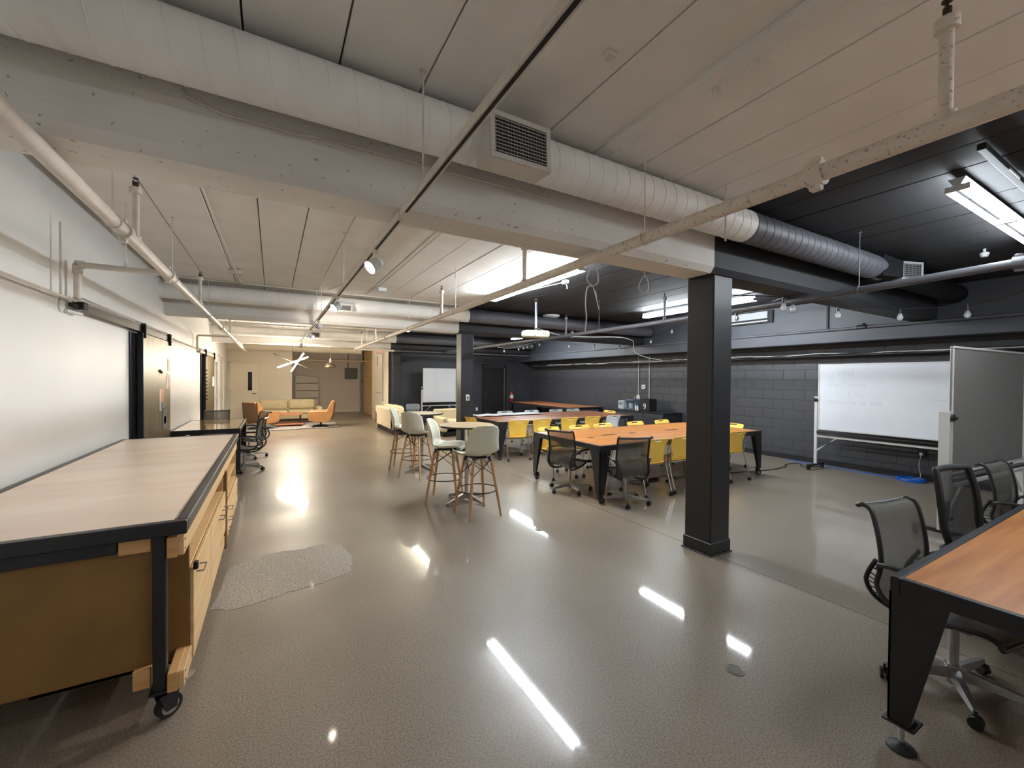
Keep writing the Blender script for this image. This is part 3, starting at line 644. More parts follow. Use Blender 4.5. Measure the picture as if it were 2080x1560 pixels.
tag(MB().tube(bez([(4.4, 6.75, 2.53), (5.2, 7.1, 2.50), (6.1, 7.25, 2.51), (6.6, 7.2, 2.54)], 6), .007, 6).build('cable_run', M_cblk), 'black cable sagging beside the projector cable run', 'cable')
tag(MB().tube([(8.7, 8.5, 2.8), (8.7, 8.5, 2.3)], .008, 6).build('drop_cable', M_cable), 'pale cable dropping over the ledge', 'cable')
# wall conduits and boxes
for (y, z0, z1, bz, lb) in ((8.66, 1.10, 2.28, 1.08, 'shorter pale conduit with a box on the right block wall'), (8.26, .50, 2.28, .47, 'longer pale conduit down the right block wall')):
    t = thing('wall_conduit', lb, 'conduit', (XR-.03, y, 0))
    MB().cyl((0, 0, z0), (0, 0, z1), .012, 8).build('pipe', M_cable, t)
    MB().bbox(-.02, -.06, bz-.04, .018, .06, bz+.08, .006).build('box', M_cable, t, smooth=False)
t = thing('socket_box', 'white double socket between the two wall conduits', 'socket', (XR-.03, 8.47, 1.4))
MB().bbox(-.02, -.06, -.06, .018, .06, .06, .006).build('box', M_whp, t, smooth=False); MB().bbox(-.025, -.02, -.03, -.019, .02, .03, .002).build('face', M_gplast, t, smooth=False)
t = thing('plug_adapter', 'white plug adapter sticking out of the long conduit box', 'plug', (XR-.06, 8.42, .52))
MB().bbox(-.05, -.03, -.03, .02, .05, .02, .008).cyl((-.03, .1, .05), (-.02, .0, 0), .03, 10).build('adapter', M_whp, t)
t = thing('socket_box', 'black outlet with a white plug behind the right whiteboard', 'socket', (XR-.03, 2.57, .43))
MB().bbox(-.03, -.05, -.05, .018, .05, .05, .006).build('box', M_steelblk, t, smooth=False)
MB().bbox(-.06, -.02, -.02, -.03, .02, .03, .005).build('plug', M_whp, t, smooth=False)
MB().tube(bez([(-.05, 0, -.02), (-.06, .02, -.2), (-.07, .0, -.38), (-.15, .12, -.42)], 5), .005, 6).build('cord', M_cable, t)
# floor cables
tag(MB().tube(bez([(5.6, 4.6, .008), (6.4, 4.45, .008), (7.3, 4.27, .008), (7.78, 4.17, .008), (8.3, 4.20, .008), (8.47, 4.30, .008), (8.75, 4.28, .008), (8.8, 4.18, .008), (8.62, 4.1, .008), (8.6, 3.98, .008), (8.9, 3.9, .008)], 6), .007, 6).build('floor_cable', M_cblk), 'dark cable snaking over the floor to the right whiteboard', 'cable')
tag(MB().tube(bez([(9.08, 4.6, .007), (9.02, 3.9, .007), (8.98, 3.3, .007), (8.93, 2.85, .012)], 6), .007, 6).build('floor_cable', M_blue), 'blue cable lying along the foot of the right wall', 'cable')
cl = MB()
for k in range(9): cl.tube([(.15*math.cos(a)+random.uniform(-.01, .01), .17*math.sin(a)+random.uniform(-.01, .01), .010+.012*(k % 4)) for a in [2*PI*i/20 for i in range(20)]], .007, 6, True)
t = thing('cable_coil', 'coil of blue cable on the floor below the right whiteboard', 'cable', (8.95, 2.64, 0)); cl.build('coil', M_blue, t)
t = thing('power_strip', 'black power strip and tangled cords under the near wooden table', 'power strip', (5.2, 4.65, 0))
MB().bbox(-.18, -.03, 0, .18, .03, .04, .008).build('strip', M_rubber, t, smooth=False)
MB().tube(bez([(.18, 0, .02), (.4, .1, .01), (.55, -.05, .01), (.4, -.15, .01), (.7, -.1, .01), (.9, .1, .3), (.9, .2, .7)], 6), .006, 6).tube(bez([(-.18, 0, .02), (-.35, .1, .01), (-.4, -.05, .01), (-.25, -.1, .012)], 6), .006, 6).build('cord', M_cblk, t)

# ================================================================== PROJECTOR
t = thing('projector', 'white ceiling projector on a pole in the middle of the room', 'projector', (4.17, 6.42, 2.42), math.radians(-8))
q = MB()
pr_ = [(-.22, -.14), (.20, -.15), (.23, -.10), (.24, .12), (.20, .15), (-.18, .15), (-.24, .10), (-.25, -.08)]
sh = [(.92, -.055), (1.0, -.03), (1.0, .035), (.93, .055)]
vs = []
for s_, z in sh: vs += [(x*s_, y*s_, z) for x, y in pr_]
n = len(pr_); fs = [(i*n+j, i*n+(j+1) % n, (i+1)*n+(j+1) % n, (i+1)*n+j) for i in range(3) for j in range(n)] + [tuple(range(n-1, -1, -1)), tuple(range(3*n, 4*n))]
q.add(vs, fs).build('body', M_shell, t, smooth=False)
MB().lathe([(.05, 0), (.055, .02), (.045, .03)], (-.08, -.14, .0), 20, 'y').xf(Matrix.Scale(1, 4)).build('lens', M_gplast, t)
for k in range(7): MB().box(.06+k*.02, -.1515, -.03, .068+k*.02, -.148, .03).build('vent_slot', M_gplast, t, smooth=False)
MB().cyl((0, 0, .06), (0, 0, CEIL-2.42), .021, 16).build('pole', mat('blue_grey_metal', srgb(150, 156, 170), .3, .7), t)
MB().bbox(-.08, -.06, .055, .08, .06, .075, .01).tube([(-.1, -.04, .055), (-.05, -.04, .10), (.05, -.04, .10), (.1, -.04, .055)], .006, 6).build('mount', M_steelblk, t)
MB().lathe([(.06, -.02), (.03, -.06)], (0, 0, CEIL-2.42+.0), 16).build('ceiling_plate', M_steelblk, t)

# ================================================================== FURNITURE PROTOTYPES
def caster(mb, x, y, r=.028, w_=.02, ang=0):
    c, s_ = math.cos(ang), math.sin(ang)
    for sgn in (-1, 1):
        d = Vector((-s_, c, 0))*sgn
        p = Vector((x, y, r)); mb.cyl(p+d*.004, p+d*(.004+w_), r, 14)
    mb.cyl((x, y, r), (x, y, r*2+.02), .007, 8)
# ---- Moulded bar stool on wooden legs (local +X is the sitter's forward)
def make_stool(label, loc, rz):
    t = thing('bar_stool', label, 'bar stool', loc, rz, 'cream shell bar stools')
    prof = [(.235, .675, .20), (.245, .695, .215), (.21, .712, .225), (.10, .704, .232), (-.03, .692, .232), (-.12, .705, .228), (-.175, .755, .222), (-.20, .83, .212), (-.215, .92, .205), (-.228, .99, .195), (-.236, 1.035, .17), (-.24, 1.06, .125), (-.241, 1.068, .07)]
    rows = []
    for i, (x, z, hw) in enumerate(prof):
        row = []
        for j in range(13):
            u = -1+j/6; k = i/len(prof)
            lift = .045*abs(u)**2.5 if 1 < i < 6 else (.02*abs(u)**2.5 if i <= 1 else 0)
            fwd = (.085 if i > 6 else .05)*abs(u)**2.2 if i >= 5 else 0
            if i >= 9: fwd *= (13-i)/5
            row.append((x+fwd, u*hw, z+lift))
        rows.append(row)
    MB().grid(rows).build('seat_shell', M_shell, t, solid=.009, subsurf=1, sharp=180)
    feet = .205; top = .115
    for k in range(4):
        a = PI/4+k*PI/2; cx, sy = math.cos(a)*math.sqrt(2), math.sin(a)*math.sqrt(2)
        MB().tube([(cx*feet, sy*feet, 0), (cx*(feet-.035), sy*(feet-.035), .27), (cx*top, sy*top, .665)], [.0115, .017, .0155], 12).build('leg', M_legw, t)
        l_ = MB().cyl((cx*top, sy*top, .64), (cx*(top-.02), sy*(top-.02), .69), .02, 10).build('leg_mount', M_steelblk, t)
    R0 = 1.41*(feet-.04)
    MB().tube([(R0*math.cos(a), R0*math.sin(a), .30) for a in [2*PI*i/36 for i in range(36)]], .007, 8, True).build('foot_ring', M_steelblk, t)
    br = MB()
    for k in range(4):
        a = PI/4+k*PI/2; b = a+PI/2; q2 = math.sqrt(2)
        lo = .148
        for (p, r_) in ((a, b), (b, a)):
            br.cyl((q2*lo*math.cos(p), q2*lo*math.sin(p), .47), (q2*top*.95*math.cos(r_), q2*top*.95*math.sin(r_), .655), .0042, 6)
    br.build('wire_brace', M_steelblk, t)
    MB().bbox(-.09, -.09, .665, .09, .09, .688, .01).build('underframe', M_steelblk, t, smooth=False)
    return t
R = math.radians
st = make_stool('cream bar stool with its back to the camera at the near bar table', (2.10, 4.47, 0), R(93))
dup(st, (1.97, 5.19, 0), R(-33), 'cream bar stool left of the near bar table, turned towards the camera')
dup(st, (2.04, 6.66, 0), R(38), 'cream bar stool seen from behind at the far bar table')
dup(st, (2.03, 7.42, 0), R(-25), 'cream bar stool partly hidden behind the one at the far bar table')
# ---- round bar tables
def make_bar_table(label, loc):
    t = thing('bar_table', label, 'bar table', loc, 0, 'round bar tables')
    MB().lathe([(.352, 0), (.358, .006), (.358, .018), (.352, .022)], (0, 0, .975), 48).build('edge', M_steelblk, t)
    MB().lathe([(.35, .997), (.35, .9995)], (0, 0, 0), 48).build('tabletop', mat('beige_laminate', srgb(196, 172, 134), .3, 0, .06, 8, coat=.3), t)
    MB().cyl((0, 0, .09), (0, 0, .95), .026, 20).lathe([(.06, .955), (.10, .975)], n=20).build('pole', M_chrome, t)
    for k in range(4):
        a = R(20)+k*PI/2; c, s_ = math.cos(a), math.sin(a)
        MB().slab([(c*.02+s_*.03, s_*.02-c*.03, .05), (c*.02-s_*.03, s_*.02+c*.03, .05), (c*.33-s_*.016, s_*.33+c*.016, .012), (c*.33+s_*.016, s_*.33-c*.016, .012)],
                  [(c*.02+s_*.02, s_*.02-c*.02, .12), (c*.02-s_*.02, s_*.02+c*.02, .12), (c*.33-s_*.01, s_*.33+c*.01, .034), (c*.33+s_*.01, s_*.33-c*.01, .034)]).cyl((c*.325, s_*.325, 0), (c*.325, s_*.325, .015), .016, 10).build('foot', M_alu, t)
    return t
bt = make_bar_table('round high bar table nearest the camera', (2.20, 5.02, 0))
dup(bt, (2.25, 7.06, 0), 0, 'round high bar table farther away beside the cream sofa')

# ---- mesh task chair with five-star base (local +X forward)
SETU = [(-.335, .885), (-.31, .895), (-.27, .875), (-.245, .80), (-.225, .70), (-.215, .60), (-.225, .53), (-.235, .47), (-.20, .405), (-.12, .375), (.0, .385), (.10, .415), (.19, .43), (.24, .42), (.255, .395)]
def base5(t, m, r=.30, hub=.10, ang=0, post=.37, cm=M_rubber):
    for k in range(5):
        a = ang+k*2*PI/5; c, s_ = math.cos(a), math.sin(a)
        MB().slab([(c*.02+s_*.022, s_*.02-c*.022, hub-.035), (c*.02-s_*.022, s_*.02+c*.022, hub-.035), (c*r-s_*.012, s_*r+c*.012, .062), (c*r+s_*.012, s_*r-c*.012, .062)],
                  [(c*.02+s_*.016, s_*.02-c*.016, hub+.02), (c*.02-s_*.016, s_*.02+c*.016, hub+.02), (c*r-s_*.009, s_*r+c*.009, .085), (c*r+s_*.009, s_*r-c*.009, .085)]).build('base_arm', m, t)
        mb = MB(); caster(mb, c*r, s_*r, .028, .016, a+1.2); mb.build('caster', cm, t)
    MB().cyl((0, 0, hub-.04), (0, 0, hub+.03), .034, 18).cyl((0, 0, hub), (0, 0, post), .021, 16).cyl((0, 0, .03), (0, 0, hub), .026, 14).build('post', m, t)
def make_setu(label, loc, rz, arms=True):
    t = thing('mesh_chair', label, 'office chair', loc, rz, 'mesh office chairs')
    pf = bez([(x, 0, z) for x, z in SETU], 3); hw = .208
    rows = [[(p.x+.012*(1-abs(u)), u*(hw-.012), p.z-.006*(1-abs(u))) for u in [-1+j/5 for j in range(11)]] for p in pf]
    MB().grid(rows).build('mesh_sheet', M_mesh, t, sharp=180)
    for s_ in (-1, 1):
        flat = MB()
        pts = [Vector((p.x, s_*hw, p.z)) for p in pf]
        flat.tube(pts, .0125, 8); flat.build('side_rail', M_steelblk, t)
        # second, inner rail of the flexing spine and its ribs
        low = [Vector((-.245, s_*.20, .60)), Vector((-.285, s_*.19, .52)), Vector((-.30, s_*.18, .45)), Vector((-.26, s_*.16, .375)), Vector((-.15, s_*.14, .335)), Vector((.0, s_*.12, .33))]
        lw = bez(low, 5)
        MB().tube(lw, .012, 8).build('spine', M_steelblk, t)
        rb = MB()
        for k in range(3, 24, 2):
            a_ = lw[k]; b_ = min(pts, key=lambda q_: (q_-a_).length); rb.cyl(a_, b_, .005, 5)
        rb.build('spine_rib', M_steelblk, t)
        if arms:
            MB().tube(bez([(-.225, s_*.21, .56), (-.19, s_*.25, .60), (-.06, s_*.262, .615), (.06, s_*.26, .61), (.09, s_*.25, .60)], 5), .013, 8).build('arm', M_steelblk, t)
    MB().tube([(SETU[0][0], -hw, SETU[0][1]), (SETU[0][0]+.008, 0, SETU[0][1]-.004), (SETU[0][0], hw, SETU[0][1])], .013, 8).build('end_rail', M_steelblk, t)
    MB().tube([(.255, -hw, .395), (.255, hw, .395)], .012, 8).build('end_rail', M_steelblk, t)
    MB().tube([(-.02, -.15, .335), (0, 0, .36), (-.02, .15, .335)], .016, 8).bbox(-.09, -.05, .325, .09, .05, .37, .012).build('seat_mount', M_gplast, t)
    base5(t, M_alu, ang=R(20), post=.34)
    return t
m0 = make_setu('mesh chair at the left end of the near wooden table', (3.72, 4.80, 0), R(22))
dup(m0, (3.99, 3.98, 0), R(68), 'mesh chair at the near corner of the near wooden table')
m3 = dup(m0, (3.09, .73, 0), R(-100), 'nearest mesh chair tucked at the right foreground desk')
dup(m0, (5.45, .78, 0), R(-96), 'farthest mesh chair at the right foreground desk, mostly hidden')
dup(m0, (-1.0, 10.35, 0), R(-90), 'mesh chair behind the desk against the left wall')
dup(m0, (-.40, 9.75, 0), R(200), 'mesh chair at the aisle end of the left wall desk')
dup(m0, (-.42, 8.45, 0), R(172), 'mesh chair pushed in at the aisle side of the left wall desk')
# ---- black high-back task chair
def make_task(label, loc, rz):
    t = thing('task_chair', label, 'office chair', loc, rz)
    back = [(-.20, .50, .20), (-.225, .60, .215), (-.235, .72, .22), (-.25, .84, .215), (-.275, .95, .20), (-.285, .985, .19)]
    rows = [[(x+.03*u*u, u*hw, z) for u in [-1+j/4 for j in range(9)]] for x, z, hw in back]
    MB().grid(rows).build('back_mesh', M_mesh2, t, sharp=180)
    edge = [Vector(r[0]) for r in rows]+[Vector(p) for p in rows[-1]]+[Vector(r[-1]) for r in reversed(rows)]+[Vector(p) for p in reversed(rows[0])]
    MB().tube(edge, .022, 8, True).build('back_frame', M_rubber, t)
    MB().tube([(-.10, 0, .40), (-.25, 0, .42), (-.285, 0, .55), (-.275, 0, .75)], .018, 8).bbox(-.285, -.06, .60, -.262, .06, .63, .006).build('back_support', M_gplast, t)
    MB().bbox(-.22, -.24, .43, .26, .24, .50, .03).build('seat', M_rubber, t, bevel=.01)
    MB().bbox(-.1, -.06, .39, .1, .06, .43, .01).build('mechanism', M_steelblk, t, smooth=False)
    base5(t, M_steelblk, r=.31, post=.40, ang=R(10))
    return t
make_task('black high backed task chair behind the nearest mesh chair', (4.16, .77, 0), R(-100))

# ---- stacking chair on casters (local +X forward)
def make_caper(label, loc, rz, m):
    t = thing('stacking_chair', label, 'chair', loc, rz, 'plastic chairs on casters')
    back = [(-.135, .455, .150, .0), (-.165, .475, .185, .005), (-.185, .53, .178, .015), (-.192, .60, .185, .02), (-.20, .67, .200, .02), (-.215, .735, .215, .018), (-.228, .765, .218, .016), (-.235, .785, .208, .015), (-.240, .797, .185, .012)]
    # back built as two grids either side of the handle slot
    rows = []
    for i, (x, z, hw, cv) in enumerate(back):
        row = []
        for j in range(13):
            u = -1+j/6; zz = z - (.035*(1-math.cos(u*PI))/2 if i == 0 else (.02*(1-math.cos(u*PI))/2 if i == 1 else 0))
            row.append((x+cv*u*u*1.6, u*hw, zz))
        rows.append(row)
    mb = MB(); mb.grid(rows)
    # handle slot: drop faces of the row between 5 and 6 in the centre
    nx = 12; mb.f = [f for k, f in enumerate(mb.f) if not (k//nx == 6 and 4 <= k % nx <= 7)]
    mb.build('backrest', m, t, solid=.008, sharp=180)
    seat = [(-.19, .462, .16), (-.12, .448, .195), (0, .445, .215), (.12, .448, .215), (.19, .445, .20), (.215, .43, .17)]
    MB().grid([[(x, u*hw, z+.014*abs(u)**3) for u in [-1+j/5 for j in range(11)]] for x, z, hw in seat]).build('seat', m, t, solid=.012, sharp=180)
    for s_ in (-1, 1):
        MB().tube(bez([(-.255, s_*.235, .065), (-.20, s_*.232, .25), (-.155, s_*.228, .42), (-.165, s_*.222, .50), (-.185, s_*.195, .56)], 4), .0095, 8).build('leg', M_chrome, t)
        MB().tube(bez([(.235, s_*.225, .065), (.215, s_*.228, .25), (.195, s_*.232, .43), (.19, s_*.255, .56), (.165, s_*.265, .635), (.10, s_*.265, .655), (-.02, s_*.26, .65), (-.09, s_*.25, .63)], 4), .0095, 8).build('leg', M_chrome, t)
        MB().tube([(.14, s_*.265, .662), (.10, s_*.265, .668), (-.02, s_*.262, .664), (-.06, s_*.258, .655)], .014, 8).build('arm_pad', M_rubber, t)
        MB().tube([(-.15, s_*.228, .425), (.195, s_*.228, .425)], .009, 8).build('side_rail', M_chrome, t)
        for x in (-.255, .235):
            c = MB(); caster(c, x, s_*.23, .024, .013, 0); c.build('caster', M_rubber, t)
    MB().cyl((-.15, -.228, .425), (-.15, .228, .425), .009, 8).cyl((.18, -.228, .425), (.18, .228, .425), .009, 8).build('cross_rail', M_chrome, t)
    return t
UP, DN = R(90), R(-90)
ya = make_caper('yellow chair nearest the mesh chair on the near side of the near table', (4.57, 4.17, 0), R(87), M_yel)
wa = make_caper('white chair at the right end of the far table front row', (6.66, 7.22, 0), R(92), M_whp)
dup(ya, (5.12, 4.19, 0), R(91), 'yellow chair half hidden by the near column')
dup(ya, (6.42, 4.17, 0), R(88), 'yellow chair just right of the near column')
for x, y, a, lb in ((4.02, 5.55, -88, 'yellow chair at the far left of the near table far side'), (4.66, 5.56, -92, 'yellow chair second from left on the near table far side'), (5.22, 5.57, -90, 'yellow chair third from left on the near table far side'),
        (6.05, 5.58, -90, 'yellow chair fourth from left on the near table far side'), (6.80, 5.58, -87, 'yellow chair fifth from left on the near table far side'), (7.30, 4.75, 180, 'yellow chair at the right end of the near table')):
    dup(ya, (x, y, 0), R(a), lb)
for x, a, lb in ((4.22, 82, 'yellow chair at the left of the far table front row'), (4.76, 88, 'yellow chair second from left in the far table front row'), (5.44, 90, 'yellow chair third from left in the far table front row'), (6.08, 90, 'yellow chair fourth from left in the far table front row')):
    dup(ya, (x, 7.24, 0), R(a), lb)
dup(ya, (7.40, 8.16, 0), R(180), 'yellow chair at the right end of the far table')
dup(ya, (3.76, 8.0, 0), R(10), 'yellow chair at the left end of the far table')
for x, lb in ((5.78, 'leftmost white chair behind the far table'), (6.55, 'middle white chair behind the far table'), (7.12, 'rightmost white chair behind the far table'), (5.0, 'white chair beside the plastic sheet behind the far table')):
    dup(wa, (x, 8.86, 0), R(-90), lb)

# ---- steel-leg tables
def big_caster(mb, x, y, a=0, r=.045):
    c, s_ = math.cos(a), math.sin(a); d = Vector((-s_, c, 0))
    p = Vector((x, y, r)); mb.cyl(p-d*.014, p+d*.014, r, 20)
def make_table(name, label, x0, y0, x1, y1, h, wood, nx, ny, foot='caster', grom=(), legs=None, cat='table'):
    t = thing(name, label, cat, (x0, y0, 0)); W, D = x1-x0, y1-y0; e = .035; fr = .07
    MB().bbox(0, 0, h-fr, W, e, h, .004).bbox(0, D-e, h-fr, W, D, h, .004).bbox(0, e, h-fr, e, D-e, h, .004).bbox(W-e, e, h-fr, W, D-e, h, .004).build('frame', M_steelblk, t, smooth=False)
    for i in range(nx):
        for j in range(ny):
            a, b = e+(W-2*e)*i/nx, e+(W-2*e)*(i+1)/nx; c, d_ = e+(D-2*e)*j/ny, e+(D-2*e)*(j+1)/ny
            MB().bbox(a+.002, c+.002, h-.03, b-.002, d_-.002, h-.002, .002).build('top_panel', wood, t, smooth=False)
    for gx, gy, gl in grom: MB().bbox(gx-x0-gl/2, gy-y0-.03, h-.003, gx-x0+gl/2, gy-y0+.03, h+.0006, .001).build('cable_slot', M_dark, t, smooth=False)
    zb = .12 if foot == 'caster' else .13
    for lx, sx in ((0, 1), (W, -1)):
        for ly, sy in ((0, 1), (D, -1)):
            g = MB()
            A = lambda wt, wb, along: None
            wt, wb, th = .19, .075, .008
            # plate along X
            g.slab([(lx, ly, h-fr+.005), (lx+sx*wt, ly, h-fr+.005), (lx+sx*wt, ly+sy*th, h-fr+.005), (lx, ly+sy*th, h-fr+.005)][::1],
                   [(lx, ly, zb), (lx+sx*wb, ly, zb), (lx+sx*wb, ly+sy*th, zb), (lx, ly+sy*th, zb)])
            g.slab([(lx, ly, h-fr+.005), (lx+sx*th, ly, h-fr+.005), (lx+sx*th, ly+sy*wt, h-fr+.005), (lx, ly+sy*wt, h-fr+.005)],
                   [(lx, ly, zb), (lx+sx*th, ly, zb), (lx+sx*th, ly+sy*wb, zb), (lx, ly+sy*wb, zb)])
            g.bbox(lx, ly, zb-.006, lx+sx*wb, ly+sy*wb, zb+.002, .002)
            L_ = g.build('leg', M_steelblk, t, smooth=False)
            cx, cy = lx+sx*.038, ly+sy*.038
            if foot == 'caster':
                k = MB(); big_caster(k, cx+.02, cy, R(25)*sx, .046); w1 = k.build('wheel', M_rubber, L_)
                k = MB(); d_ = Vector((-math.sin(R(25)*sx), math.cos(R(25)*sx), 0)); p = Vector((cx+.02, cy, .046)); k.cyl(p-d_*.0165, p+d_*.0165, .026, 16); k.build('hub', M_alu, L_)
                MB().slab([(cx-.02, cy-.022, .05), (cx+.03, cy-.022, .05), (cx+.03, cy+.022, .05), (cx-.02, cy+.022, .05)], [(cx-.03, cy-.022, .115), (cx+.03, cy-.022, .115), (cx+.03, cy+.022, .115), (cx-.03, cy+.022, .115)]).build('fork', M_steelblk, L_, smooth=False)
            else:
                MB().cyl((cx, cy, .012), (cx, cy, zb), .010, 12).build('screw', M_chrome, L_)
                MB().lathe([(.052, 0), (.05, .008), (.018, .022), (.012, .028)], (cx, cy, 0), 16).build('foot', M_rubber, L_)
                MB().bbox(cx-.05, cy-.055, zb-.014, cx+.06, cy+.055, zb-.006, .003).build('foot_plate', M_rubber, L_, smooth=False)
    return t
make_table('wooden_table', 'nearer long wooden table with tapered black steel legs', 3.62, 4.05, 7.22, 5.62, .752, M_wood_top, 2, 2, grom=((4.49, 4.83, .28), (4.02, 4.70, .10), (4.98, 4.83, .12), (5.9, 4.83, .28), (6.5, 4.83, .1)))
make_table('wooden_table', 'farther long wooden table with brown top behind the first', 3.84, 7.20, 7.48, 8.86, .752, M_wood_dark, 2, 2, grom=((4.6, 8.0, .2), (6.4, 8.0, .2)))
make_table('wooden_table', 'rear wooden table along the right block wall', 7.60, 9.9, 8.95, 13.45, .752, M_wood_dark, 1, 2, grom=((8.3, 11.0, .15), (8.3, 12.5, .15)))
make_table('foreground_desk', 'wooden desk cut off at the right foreground', 2.345, -.82, 5.9, .755, .752, M_wood_top, 2, 1, foot='foot', cat='desk')
make_table('side_desk', 'desk against the left wall beyond the workbench', XL+.06, 8.18, -.46, 10.1, .752, mat('sheen_paled_wood_top', srgb(176, 140, 92), .12, 0, .08, 3, coat=.8, coatr=.05), 1, 2, cat='desk')  # orange wood paled to tan, its grazing reflection put into the colour
# things under / on tables
t = thing('storage_box', 'white box on the floor below the left wall desk', 'box', (-1.05, 8.5, 0)); MB().bbox(-.18, -.14, 0, .18, .14, .3, .01).build('body', M_whp, t, smooth=False); MB().bbox(-.19, -.15, .3, .19, .15, .33, .008).build('lid', M_whp, t, smooth=False)
sh_ = MB(); rows = []
for i in range(9):
    x = i*.22; rows.append([(x, j*.09, .006+.018*abs(math.sin(i*1.7+j*.9))+.008*random.random()) for j in range(6)])
sh_.grid(rows)
t = thing('plastic_sheet', 'crumpled white plastic sheet lying along the back of the far table', 'plastic sheet', (3.92, 8.32, .752)); sh_.build('sheet', mat('white_sheet', srgb(216, 220, 222), .4), t, solid=.002)

# ================================================================== BLACK CABINET WITH PRINTER
t = thing('black_cabinet', 'low black cabinet against the right block wall', 'cabinet', (8.45, 7.15, 0))
MB().bbox(0, 0, .06, .68, 1.95, .74, .008).bbox(.03, .03, 0, .65, 1.92, .06, .004).build('body', M_steelblk, t, smooth=False)
MB().bbox(-.02, -.02, .74, .69, 1.97, .765, .004).build('worktop', M_steelblk, t, smooth=False)
for k in range(3):
    q = MB().bbox(-.014, .02+k*.64, .09, 0, .64+k*.64, .72, .004).build('door', M_black, t, smooth=False)
    MB().cyl((-.03, .58+k*.64, .5), (-.03, .58+k*.64, .62), .006, 8).build('handle', M_alu, q)
t = thing('coffee_maker', 'pale boxy appliance at the left on the black cabinet', 'appliance', (8.78, 8.82, .765))
MB().bbox(-.14, -.11, 0, .10, .11, .24, .012).build('body', mat('pale_grey_plastic', srgb(176, 182, 190), .35), t, smooth=False); MB().bbox(-.145, -.08, .12, -.138, .08, .2, .002).build('panel', M_gplast, t, smooth=False)
t = thing('coffee_machine', 'glossy black and blue coffee machine in the middle of the cabinet', 'appliance', (8.78, 8.50, .765))
MB().bbox(-.12, -.15, 0, .12, .15, .04, .01).bbox(-.02, -.15, .04, .12, .15, .26, .01).bbox(-.12, -.15, .24, .12, .15, .30, .012).build('body', mat('blue_grey_gloss', srgb(92, 104, 122), .2), t, smooth=False)
MB().lathe([(.05, .04), (.06, .08), (.055, .15), (.04, .18)], (-.06, 0, 0), 18).build('jug', M_bulb, t)
MB().cyl((.0, -.08, .30), (.0, -.08, .36), .03, 14).build('lid', M_chrome, t)
t = thing('speaker_box', 'black box with a white figure nine mark on the cabinet', 'box', (8.80, 7.95, .765))
MB().bbox(-.15, -.16, 0, .15, .16, .32, .012).build('body', M_dark, t, smooth=False)
text('mark', '9', .22, M_whp, t, (-.152, .05, .05), (R(90), 0, R(-90)))
for y, lb in ((8.27, 'slim white bottle on the cabinet left of the black box'), (8.20, 'second slim white bottle beside the black box')):
    t = thing('bottle', lb, 'bottle', (8.66, y, .765)); MB().lathe([(.022, 0), (.022, .09), (.010, .12), (.010, .14)], n=14).build('body', M_whp, t); MB().cyl((0, 0, .14), (0, 0, .155), .011, 10).build('cap', M_gplast, t)

# ================================================================== FIRE EXTINGUISHER, far wall bits
t = thing('fire_extinguisher', 'red fire extinguisher on the far black wall', 'fire extinguisher', (8.23, 14.40, .70))
MB().lathe([(.06, 0), (.075, .02), (.075, .34), (.06, .39), (.02, .42)], n=20).build('cylinder', M_red, t)
MB().lathe([(.0765, .13), (.0765, .27)], n=20).build('label_band', M_whp, t)
MB().bbox(-.02, -.05, .42, .02, .05, .46, .006).bbox(-.012, -.11, .46, .012, .02, .475, .004).build('valve', M_alu, t)
MB().tube(bez([(0, -.03, .44), (-.07, -.04, .42), (-.085, -.04, .25), (-.08, -.04, .1)], 5), .010, 8).build('hose', M_rubber, t)
MB().bbox(-.03, .07, .1, .03, .10, .4, .004).build('bracket', M_steelblk, t, smooth=False)
tag(MB().bbox(6.72, 14.485, .38, 6.80, 14.50, .50, .003).build('socket_plate', M_whp, smooth=False), 'small white socket plate left of the far black door', 'socket')
t = thing('exit_sign', 'red exit sign under the far ceiling beside the return wall', 'exit sign', (3.05, 13.99, 2.38))
MB().bbox(-.14, -.02, 0, .14, .02, .19, .008).build('housing', M_whp, t, smooth=False)
text('lettering', 'EXIT', .13, M_exit, t, (-.125, -.0225, .045), (R(90), 0, 0))
MB().cyl((0, 0, .19), (0, 0, CEIL-2.38), .008, 8).build('stem', M_whp, t)
t = thing('desk_chair_back', 'grey plastic chair with its back to the far black wall', 'chair', (4.05, 13.55, 0), R(-95))
MB().grid([[(x+.03*u*u, u*hw, z) for u in [-1+j/4 for j in range(9)]] for x, z, hw in ((-.16, .48, .19), (-.19, .58, .22), (-.2, .68, .23), (-.22, .74, .2))]).build('backrest', mat('grey_metallic_plastic', srgb(120, 124, 132), .3), t, solid=.012, sharp=180)
MB().bbox(-.2, -.22, .43, .24, .22, .47, .015).build('seat', M_rubber, t, smooth=False); base5(t, M_steelblk, r=.28, post=.43)

